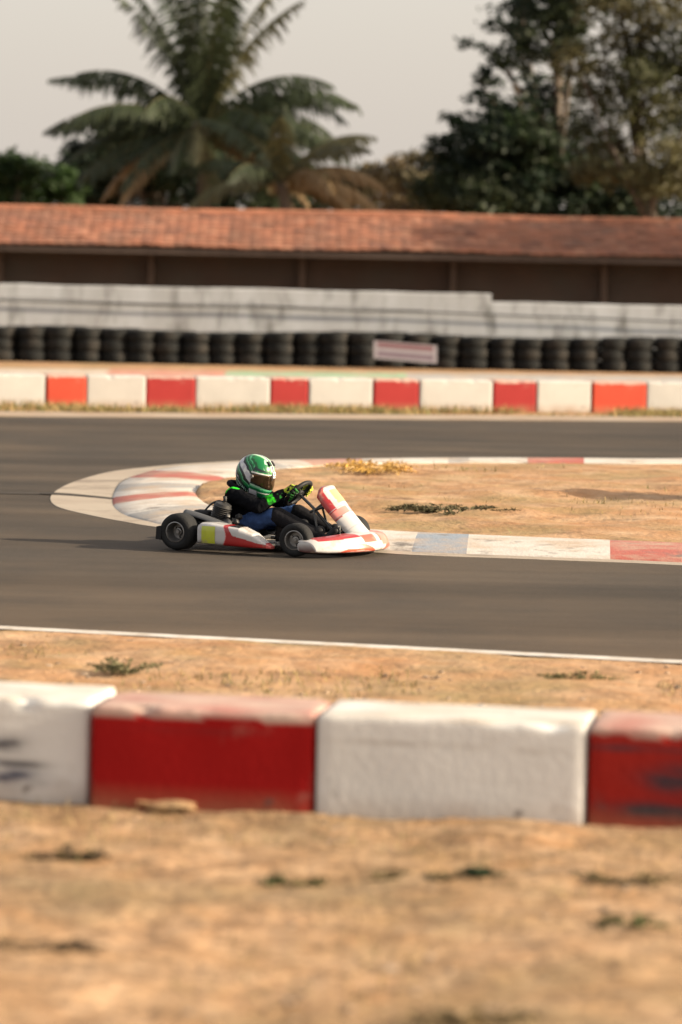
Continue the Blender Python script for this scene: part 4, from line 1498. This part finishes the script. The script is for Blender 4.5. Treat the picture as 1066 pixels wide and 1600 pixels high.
# soft folds at elbow and waist, and a loose front
jk.cone(S['waist'] + Vector((0.06, 0.05, -0.02)), S['chest'] + Vector((0.075, 0.05, -0.02)), 0.05, 0.045)
jk.cone(S['waist'] + Vector((0.06, -0.05, -0.02)), S['chest'] + Vector((0.075, -0.05, -0.02)), 0.05, 0.045)
jacket = remesh(jk, 'jacket', M['jacket'], person, 0.0065, jacket_col, smooth=4, wrinkle=0.0045, wscale=22)
jn = MB()
for s in 'RL':
    jn.cone(S['hip' + s], S['kn' + s], 0.085, 0.061)
    jn.cone(S['kn' + s], S['kn' + s].lerp(S['an' + s], 0.9), 0.061, 0.045)
    jn.cone(S['pelvis'], S['hip' + s], 0.092, 0.085)
remesh(jn, 'jeans', M['denim'], person, 0.007, smooth=4, wrinkle=0.0045, wscale=20)
for s in 'RL':
    sg = MB()
    sg.cone(S['kn' + s].lerp(S['an' + s], 0.06) + Vector((0.006, 0, 0.006)), S['kn' + s].lerp(S['an' + s], 0.93), 0.066, 0.054)
    remesh(sg, 'dark_shin_cover', M['black_cloth'], person, 0.007, smooth=2)  # black cover over the jeans so the lower legs read dark
    sh = MB()
    a = S['an' + s]
    sh.cone(a + Vector((-0.012, 0, -0.012)), a + Vector((0.055, 0, 0.012)), 0.043, 0.036)
    sh.cone(a + Vector((0.055, 0, 0.012)), a + Vector((0.105, 0, 0.062)), 0.036, 0.029)
    sh.cone(a + Vector((-0.012, 0, -0.012)), a + Vector((-0.02, 0, 0.05)), 0.042, 0.042)
    remesh(sh, 'shoe', M['black_plastic'], person, 0.005, smooth=3)


def glove_col(nm):
    gp = GRIP[nm]
    def f(p):
        n1 = mnoise.noise(p * 60) + 0.3 * mnoise.noise(p * 130)
        k = (p - gp).dot(SAX)
        if nm == 'L':
            return (0.40, 0.44, 0.05) if n1 > -0.18 else BLK
        if k > 0.012 and n1 > 0.05: return (0.30, 0.38, 0.03)
        if n1 > 0.18: return (0.03, 0.18, 0.03)
        return BLK
    return f


for nm in 'RL':
    gl = MB()
    hand_shapes(gl, nm, 0.0015)
    gl.cone(S['wr' + nm].lerp(S['el' + nm], 0.14), S['wr' + nm], 0.036, 0.027, n=14)
    remesh(gl, 'glove', M['glove'], person, 0.0036, glove_col(nm), smooth=2)

# foam neck collar
nc = MB()
pts = []
for k in range(40):
    q = 2 * math.pi * k / 40
    pts.append(S['neck'] + Vector((0.006 + 0.104 * math.cos(q) * (1.12 if math.cos(q) < 0 else 0.85), 0.092 * math.sin(q), 0.016 - 0.030 * math.cos(q))))
nc.tube(pts, 0.020, 12, closed=True)
nc.build('neck_collar', M['jacket'], person, sharp=180)
bpy.data.objects['neck_collar'].data.color_attributes['Col'].data.foreach_set('color', np.tile(np.array([0.011, 0.011, 0.013, 1], dtype=np.float32), len(bpy.data.objects['neck_collar'].data.vertices)))
co_ = MB()
co_.tube(catmull([L(0.295, 0.09, 0.395), L(0.325, 0.075, 0.400), L(0.345, 0.05, 0.395), L(0.352, 0.0, 0.39)], 5), 0.014, 8)
co_.build('collar_edge', M['skin'], person, sharp=180)

# helmet
HP = R(15)
HM = Matrix.Rotation(HP, 3, 'Y')
HC = L(0.326, 0, 0.523)
HG, HLG, HW, HK, HGY = (0.004, 0.095, 0.032), (0.08, 0.33, 0.17), (0.56, 0.58, 0.56), (0.006, 0.016, 0.016), (0.42, 0.42, 0.46)


def helmet_pt(lon, lat, grow=0.0):
    """lon 0 = straight ahead, lat up"""
    cx, cy, cz = math.cos(lat) * math.cos(lon), math.cos(lat) * math.sin(lon), math.sin(lat)
    a = 0.142 if cx > 0 else 0.146
    e = 2.25
    k = (abs(cx / a) ** e + abs(cy / 0.122) ** e + abs(cz / (0.150 if cz > 0 else 0.178)) ** e) ** (-1 / e)
    p = Vector((cx, cy, cz)) * (k + grow)
    # chin bar comes forward and narrows
    ch = max(0, min(1, (-p.z + 0.0) / 0.09)) * max(0, cx) ** 1.3
    p.x += 0.022 * ch
    p.y *= 1 - 0.10 * ch
    # nape tucks in
    nb = max(0, min(1, (-p.z) / 0.12)) * max(0, -cx)
    p.x += 0.024 * nb
    zb = -0.126 - 0.33 * p.x
    if p.z < zb:
        over = zb - p.z
        p.z = zb + min(0.006, over * 0.1)
        sh = max(0.0, 1 - over / 0.05)
        p.x *= 0.60 + 0.40 * sh
        p.y *= 0.60 + 0.40 * sh
    return p


def visor_z(a):
    k = min(1, a / 1.3)
    return 0.036 - 0.004 * k * k, -0.064 + 0.034 * k ** 1.5


def visor_band(p, lon):
    a = abs(lon)
    zt, zb = visor_z(a)
    return a < 1.33 and zb - 0.004 < p.z < zt + 0.003


def helmet_col(p, lon, lat):
    if visor_band(p, lon): return HK
    side, ay = abs(lon), abs(p.y)
    x, z = p.x, p.z
    n1 = mnoise.noise(Vector((x * 16, ay * 16, z * 16)))
    n2 = mnoise.noise(Vector((x * 42, ay * 42, z * 42)))
    wob = 0.010 * n1 + 0.006 * n2
    s = 0.62 * x + 0.79 * z + wob
    s2 = 0.48 * x + 0.88 * z + 0.2 * wob
    if x > 0.03 and z < -0.02:                              # chin bar
        zz = z + 0.14 * (x - 0.014) + 0.2 * wob - 0.013
        if zz > -0.052: return HK
        if zz > -0.062: return (0.28, 0.44, 0.34)
        if zz > -0.072: return HLG if wob > -0.002 else HG
        if zz > -0.092: return HG
        if zz > -0.100 and x > 0.09: return HW
        if x < 0.085 and zz > -0.140: return HGY if wob > -0.005 else HK
        return HG if wob > -0.004 else HK
    if s2 < -0.070 and x < 0.06:                             # low on the side: dark band with a pale broken strip, white edge line
        if s2 > -0.078: return HK
        if s2 > -0.100: return (0.25, 0.38, 0.31) if (math.sin(x * 420) + 1.3 * n2 > -0.1 and -0.097 < s2 < -0.081) else HK
        if s2 > -0.108: return HG
        if s2 > -0.113: return HW
        return HK
    if 0.034 < z < 0.046 and x > 0.02: return HW            # pale trim over the visor
    if x > -0.05 and z > 0.03 and ay < 0.034:                # centre: white stripes round a dark vent line
        if ay < 0.009: return HK if z < 0.11 else HG
        if ay < 0.021: return HW
        return (0.16, 0.42, 0.16)
    if s > 0.042:
        d = (x - 0.035) * 0.78 - (z - 0.088) * 0.62           # dark brow shapes in the green
        e = (x - 0.035) * 0.62 + (z - 0.088) * 0.78
        if z < 0.076 + 0.5 * (0.06 - x) * 0.4 and x > 0.03 and z > 0.056 and wob > -0.006: return HK
        if 0.052 < s < 0.057: return HLG
        if 0.057 < s < 0.066 and n2 > -0.1: return HK
        if 0.076 < s < 0.082 and n1 > -0.1: return HLG
        if 0.088 < s < 0.102 and n2 > -0.25 and x > -0.05: return (0.006, 0.045, 0.016)
        if s > 0.122 and n1 > 0.22: return (0.28, 0.44, 0.34)
        return (0.003, 0.125, 0.034)
    if s > 0.026: return HK
    if s > -0.012: return HGY if n2 > -0.2 else HW
    if s > -0.034: return HK
    if s > -0.040: return HLG
    if s > -0.058: return HG
    if s > -0.074: return HK
    if s > -0.093 and x < -0.03: return HGY
    if s > -0.105: return HK
    return HG


hm = MB()
rows, cols = [], []
NLON, NLAT = 220, 150
for i in range(NLAT + 1):
    lat = -math.pi / 2 + 0.02 + (math.pi - 0.04) * i / NLAT
    row = []
    for k in range(NLON):
        lon = -math.pi + 2 * math.pi * k / NLON
        p = helmet_pt(lon, lat)
        row.append(HC + HM @ p)
        cols.append(helmet_col(p, lon, lat))
    rows.append(row)
hm.grid(rows, closed=True, caps=True, col=cols)
helmet = hm.build('helmet', M['helmet'], person, sharp=60)
vm = MB()
rows = []
for i in range(61):
    lon = -1.33 + 2.66 * i / 60
    a = abs(lon)
    row = []
    for j in range(19):
        zt, zb = visor_z(a)
        z = zb + (zt - zb) * j / 18
        lat = math.asin(max(-1, min(1, z / (0.142 if z > 0 else 0.150))))
        row.append(HC + HM @ helmet_pt(lon, lat, 0.0045))
    rows.append(row)
vm.grid(rows)
visor = vm.build('visor', M['visor'], helmet, sharp=180)
sm = visor.modifiers.new('thickness', 'SOLIDIFY')
sm.thickness = 0.003
vp = MB()
for s in (1, -1):
    c = HC + HM @ helmet_pt(1.30 * s, 0.06, 0.005)
    vp.lathe([(0.001, 0.006), (0.012, 0.006), (0.014, 0.0), (0.014, -0.008)], c, HM @ Vector((0.1, s, 0)), 16)
vp.build('visor_pivot', M['alloy'], helmet)
bg_ = MB()
bc = HC + HM @ (helmet_pt(0.0, 0.36, 0.006))
bg_.box(bc, (0.010, 0.042, 0.030), rot=(HM @ Matrix.Rotation(R(-22), 3, 'Y')), bevel=0.003, col=HW)
bg_.box(bc + HM @ Vector((0.0045, 0, 0.002)), (0.004, 0.016, 0.014), rot=(HM @ Matrix.Rotation(R(-22), 3, 'Y')), bevel=0.001, col=(0.08, 0.08, 0.10))
bc2 = HC + HM @ (helmet_pt(0.0, 0.20, 0.008))
bg_.box(bc2, (0.008, 0.036, 0.014), rot=(HM @ Matrix.Rotation(R(-10), 3, 'Y')), bevel=0.003, col=HW)
bg_.build('forehead_badge', M['helmet'], helmet)
tv = MB()
for s in (1, -1):
    c = HC + HM @ (helmet_pt(0.30 * s, 0.85, 0.004))
    tv.box(c, (0.042, 0.022, 0.014), rot=(HM @ Matrix.Rotation(R(38), 3, 'Y')), bevel=0.006, col=HK)
tv.build('top_vent', M['black_plastic'], helmet)

# ------------------------------------------------------------------ small growth, stones and grass


def grass_quads(P, h, col, spread=0.5, wid=0.004):
    n = len(P)
    az = rng.uniform(0, 2 * math.pi, n)
    lean = rng.uniform(0.1, 1.0, n) * spread
    hh = h * rng.uniform(0.5, 1.2, n)
    d = np.stack([np.cos(az) * lean, np.sin(az) * lean, np.ones(n)], 1)
    d /= np.linalg.norm(d, axis=1, keepdims=True)
    w = np.stack([-np.sin(az), np.cos(az), np.zeros(n)], 1) * (wid * rng.uniform(0.6, 1.5, n))[:, None]
    tip = P + d * hh[:, None] + np.stack([np.cos(az), np.sin(az), -0.4 * np.ones(n)], 1) * (hh * lean * 0.5)[:, None]
    c = np.array(col)[rng.integers(0, len(col), n)] * rng.uniform(0.7, 1.3, (n, 1))
    return np.stack([P - w, P + w, tip + w * 0.25, tip - w * 0.25], 1), c


def weed(px, py, rx, ry, h, n, cols, label, wid=0.005, spread=1.0, name='weed', z=0.0):
    """a straggling low plant: stems sprawl outwards from one crown, small leaves along them"""
    c = G(px, py)
    V, C = [], []
    nst = max(14, n // 22)
    for i in range(nst):
        az = random.uniform(0, 2 * math.pi)
        reach = random.uniform(0.25, 1.0) ** 0.7
        tip = np.array([math.cos(az) * rx * 1.9 * reach, math.sin(az) * ry * 1.9 * reach, z + h * random.uniform(0.25, 1.0) * (1.15 - 0.7 * reach)])
        st = np.array([math.cos(az) * rx * 0.2, math.sin(az) * ry * 0.2, z - 0.01])
        mid = (st + tip) / 2 + np.array([random.uniform(-.2, .2) * rx, random.uniform(-.2, .2) * ry, h * 0.35])
        tt = np.linspace(0, 1, 7)[:, None]
        path = st * (1 - tt) ** 2 + 2 * mid * tt * (1 - tt) + tip * tt ** 2
        w = np.array([-math.sin(az), math.cos(az), 0]) * wid * 0.35
        wz = np.array([0, 0, wid * 0.35])
        base_c = np.array(cols[random.randrange(len(cols))]) * random.uniform(0.75, 1.3)
        for k in range(6):
            V.append([path[k] - w, path[k] + w, path[k + 1] + w, path[k + 1] - w])
            V.append([path[k] - wz, path[k] + wz, path[k + 1] + wz, path[k + 1] - wz])
            C += [base_c * 0.9] * 2
        m = max(6, n // nst)
        u = rng.uniform(0.15, 1.0, m)[:, None]
        P = st * (1 - u) ** 2 + 2 * mid * u * (1 - u) + tip * u ** 2 + rng.normal(size=(m, 3)) * np.array([rx, ry, h * 0.7]) * 0.09
        P[:, 2] = np.maximum(P[:, 2], z + 0.004)
        V += list(leaf_quads(P, wid * 5.5, 0.38, -0.1))
        C += list(base_c[None, :] * rng.uniform(0.7, 1.35, (m, 1)))
    o = quads_mesh(name, np.array(V), np.array(C), M['blade'])
    o.location = (c.x, c.y, 0)
    tag(o, label, 'weed')
    return o


GW = [(0.055, 0.075, 0.03), (0.08, 0.09, 0.035), (0.12, 0.11, 0.05)]
DW = [(0.16, 0.12, 0.065), (0.10, 0.085, 0.045), (0.22, 0.165, 0.085)]
weed(105, 1349, 0.09, 0.05, 0.075, 420, [(0.06, 0.05, 0.035), (0.10, 0.08, 0.04)], 'dark dry weed on the dirt below the left end of the plain red block')
weed(45, 1490, 0.15, 0.05, 0.06, 600, [(0.055, 0.042, 0.03), (0.09, 0.065, 0.04)], 'dark flattened weed at the left edge near the bottom of the photo')
weed(745, 1372, 0.05, 0.03, 0.06, 420, [(0.03, 0.05, 0.025), (0.05, 0.065, 0.03)], 'small dark green weed on the dirt below the clean white block')
weed(640, 1376, 0.13, 0.05, 0.04, 400, DW, 'sprawl of thin brown weed left of the small dark green one')
weed(975, 1452, 0.08, 0.04, 0.06, 420, GW, 'olive green weed on the dirt toward the right edge')
weed(985, 1378, 0.15, 0.05, 0.04, 420, DW, 'straggling brown weed on the dirt below the stained red block')
weed(460, 1385, 0.10, 0.04, 0.045, 320, GW, 'faint green weed on the dirt below the right end of the plain red block')
weed(740, 1600, 0.13, 0.04, 0.06, 420, DW, 'dry weed at the bottom edge, right of the middle')
weed(195, 1052, 0.12, 0.09, 0.10, 520, [(0.16, 0.15, 0.08), (0.12, 0.12, 0.06)], 'pale olive weed on the strip between the track and the near barrier, left side')
weed(905, 1062, 0.12, 0.08, 0.05, 360, [(0.16, 0.14, 0.07), (0.12, 0.11, 0.05)], 'low olive weed on the strip between the track and the near barrier, right side')
weed(705, 815, 0.30, 0.20, 0.09, 700, [(0.085, 0.07, 0.038), (0.06, 0.056, 0.03)], 'low dark weed on the infield just ahead of the kart', wid=0.008, z=0.07)
weed(585, 749, 0.26, 0.42, 0.13, 1500, [(0.50, 0.31, 0.08), (0.44, 0.26, 0.08), (0.40, 0.27, 0.12)], 'patch of yellow dry growth on the infield beyond the front panel of the kart', wid=0.008, spread=0.5, name='dry_grass_clump', z=0.07)
# out-of-view shrub, put in only to cast the shadow across the infield
sp_ = G(1165, 799)
ctr = [(Vector((sp_.x + dx, sp_.y + dy, 0.28 + dz)), (rr, rr * 0.8, rr * 0.75), n) for dx, dy, dz, rr, n in ((0, 0, 0.1, 0.28, 1300), (0.2, 0.05, 0.35, 0.24, 900), (0.5, -0.05, 0.1, 0.3, 1000), (-0.26, 0.05, -0.12, 0.16, 600), (-0.38, -0.03, -0.2, 0.10, 260), (0.9, 0.1, 0.15, 0.35, 900))]
tree('offscreen_shadow_shrub', Vector((sp_.x + 0.2, sp_.y, 0.05)), ctr, 0.06, [(0.03, 0.04, 0.022), (0.05, 0.05, 0.03)], 'dark shrub out of view beyond the right edge, added to cast the infield shadow', cat='shrub', tr=0.02)


def scatter(n, x0, x1, ylo, yhi, keep=None):
    X = rng.uniform(x0, x1, n)
    lo = np.array([ylo(x) for x in X])
    hi = np.array([yhi(x) for x in X])
    Y = lo + (hi - lo) * rng.random(n)
    if keep is not None:
        k = keep(X, Y)
        X, Y = X[k], Y[k]
    return X, Y


# dry grass
gv, gc = [], []
X, Y = scatter(26000, -5, 5, lambda x: 7.5, lambda x: line_y(BB0, BB1, x) - 0.03, lambda x, y: fbm(x * 1.1, y * 1.4, 77, 3) + rng.uniform(-0.12, 0.12, len(x)) > 0.22)
a, c = grass_quads(np.stack([X, Y, np.full(len(X), 0.0)], 1), 0.045, [(0.40, 0.29, 0.15), (0.30, 0.22, 0.11), (0.20, 0.17, 0.08)], 1.6, 0.0028)
gv.append(a); gc.append(c)
X, Y = scatter(16000, -5, 5, lambda x: line_y(BB0, BB1, x) + 0.55, lambda x: line_y(NL0, NL1, x) - 0.06, lambda x, y: fbm(x * 0.9, y * 1.1, 79, 3) + rng.uniform(-0.1, 0.1, len(x)) > 0.16)
a, c = grass_quads(np.stack([X, Y, np.full(len(X), 0.0)], 1), 0.05, [(0.36, 0.26, 0.12), (0.26, 0.2, 0.09), (0.18, 0.16, 0.07)], 1.3, 0.004)
gv.append(a); gc.append(c)
FB0, FB1 = G(0, 632), G(1066, 643)
X, Y = scatter(22000, -9, 9, lambda x: line_y(FB0, FB1, x) - 1.9, lambda x: line_y(FB0, FB1, x) - 0.03, lambda x, y: fbm(x * 0.7, y * 0.9, 81, 3) + rng.uniform(-0.15, 0.25, len(x)) > 0.05)
a, c = grass_quads(np.stack([X, Y, np.full(len(X), -0.03)], 1), 0.11, [(0.30, 0.22, 0.09), (0.19, 0.17, 0.065), (0.13, 0.135, 0.05), (0.36, 0.25, 0.12)], 0.9, 0.008)
gv.append(a); gc.append(c)
X, Y = scatter(14000, -4, 9, lambda x: 25.5, lambda x: 36.5, lambda x, y: (fbm(x * 0.8, y * 0.8, 83, 3) + rng.uniform(-0.1, 0.1, len(x)) > 0.12) & (y > np.interp(x, [p.x for p in kerb_i[130:]], [p.y for p in kerb_i[130:]]) + 0.3)
               & (y < np.interp(x, [p.x for p in kerb_i[110::-1]], [p.y for p in kerb_i[110::-1]]) - 0.5) & (x > -0.9))
a, c = grass_quads(np.stack([X, Y, np.full(len(X), 0.05)], 1), 0.07, [(0.34, 0.25, 0.11), (0.24, 0.19, 0.08), (0.17, 0.16, 0.07)], 1.2, 0.006)
gv.append(a); gc.append(c)
o = quads_mesh('dry_grass', np.concatenate(gv), np.concatenate(gc), M['blade'])
tag(o, 'sparse dry grass growing on the dirt', 'grass', kind='stuff')

# pebbles and crumbs of earth
X, Y = scatter(5200, -4, 4, lambda x: 7.5, lambda x: line_y(NL0, NL1, x) - 0.1)
sv, sc2 = [], []
base_oct = np.array([[1, 0, 0], [0, 1, 0], [-1, 0, 0], [0, -1, 0], [0.6, 0.6, .55], [-.6, .6, .6], [-.6, -.6, .5], [.6, -.6, .6]])
for x, y in zip(X, Y):
    bb = line_y(BB0, BB1, x)
    if -0.04 < y - bb < 0.58: continue
    s = 0.004 + 0.016 * random.random() ** 4
    th = random.uniform(0, 6.28)
    ca, sa = math.cos(th), math.sin(th)
    b = base_oct * np.array([s * random.uniform(0.7, 1.5), s * random.uniform(0.7, 1.2), s * random.uniform(0.5, 1.0)]) * rng.uniform(0.75, 1.2, (8, 1))
    b = np.stack([b[:, 0] * ca - b[:, 1] * sa + x, b[:, 0] * sa + b[:, 1] * ca + y, b[:, 2] + 0.004], 1)
    for q in ((0, 1, 5, 4), (1, 2, 6, 5), (2, 3, 7, 6), (3, 0, 4, 7), (4, 5, 6, 7)):
        sv.append(b[list(q)])
        sc2.append((0.32, 0.205, 0.115) if s < 0.012 else (0.28, 0.21, 0.15))
sc2 = np.array(sc2) * np.repeat(rng.uniform(0.6, 1.3, (len(sc2) // 5, 1)), 5, axis=0)
o = quads_mesh('pebbles', np.array(sv), sc2, M['stone'])
tag(o, 'scattered pebbles and crumbs of dry earth', 'pebbles', kind='stuff')
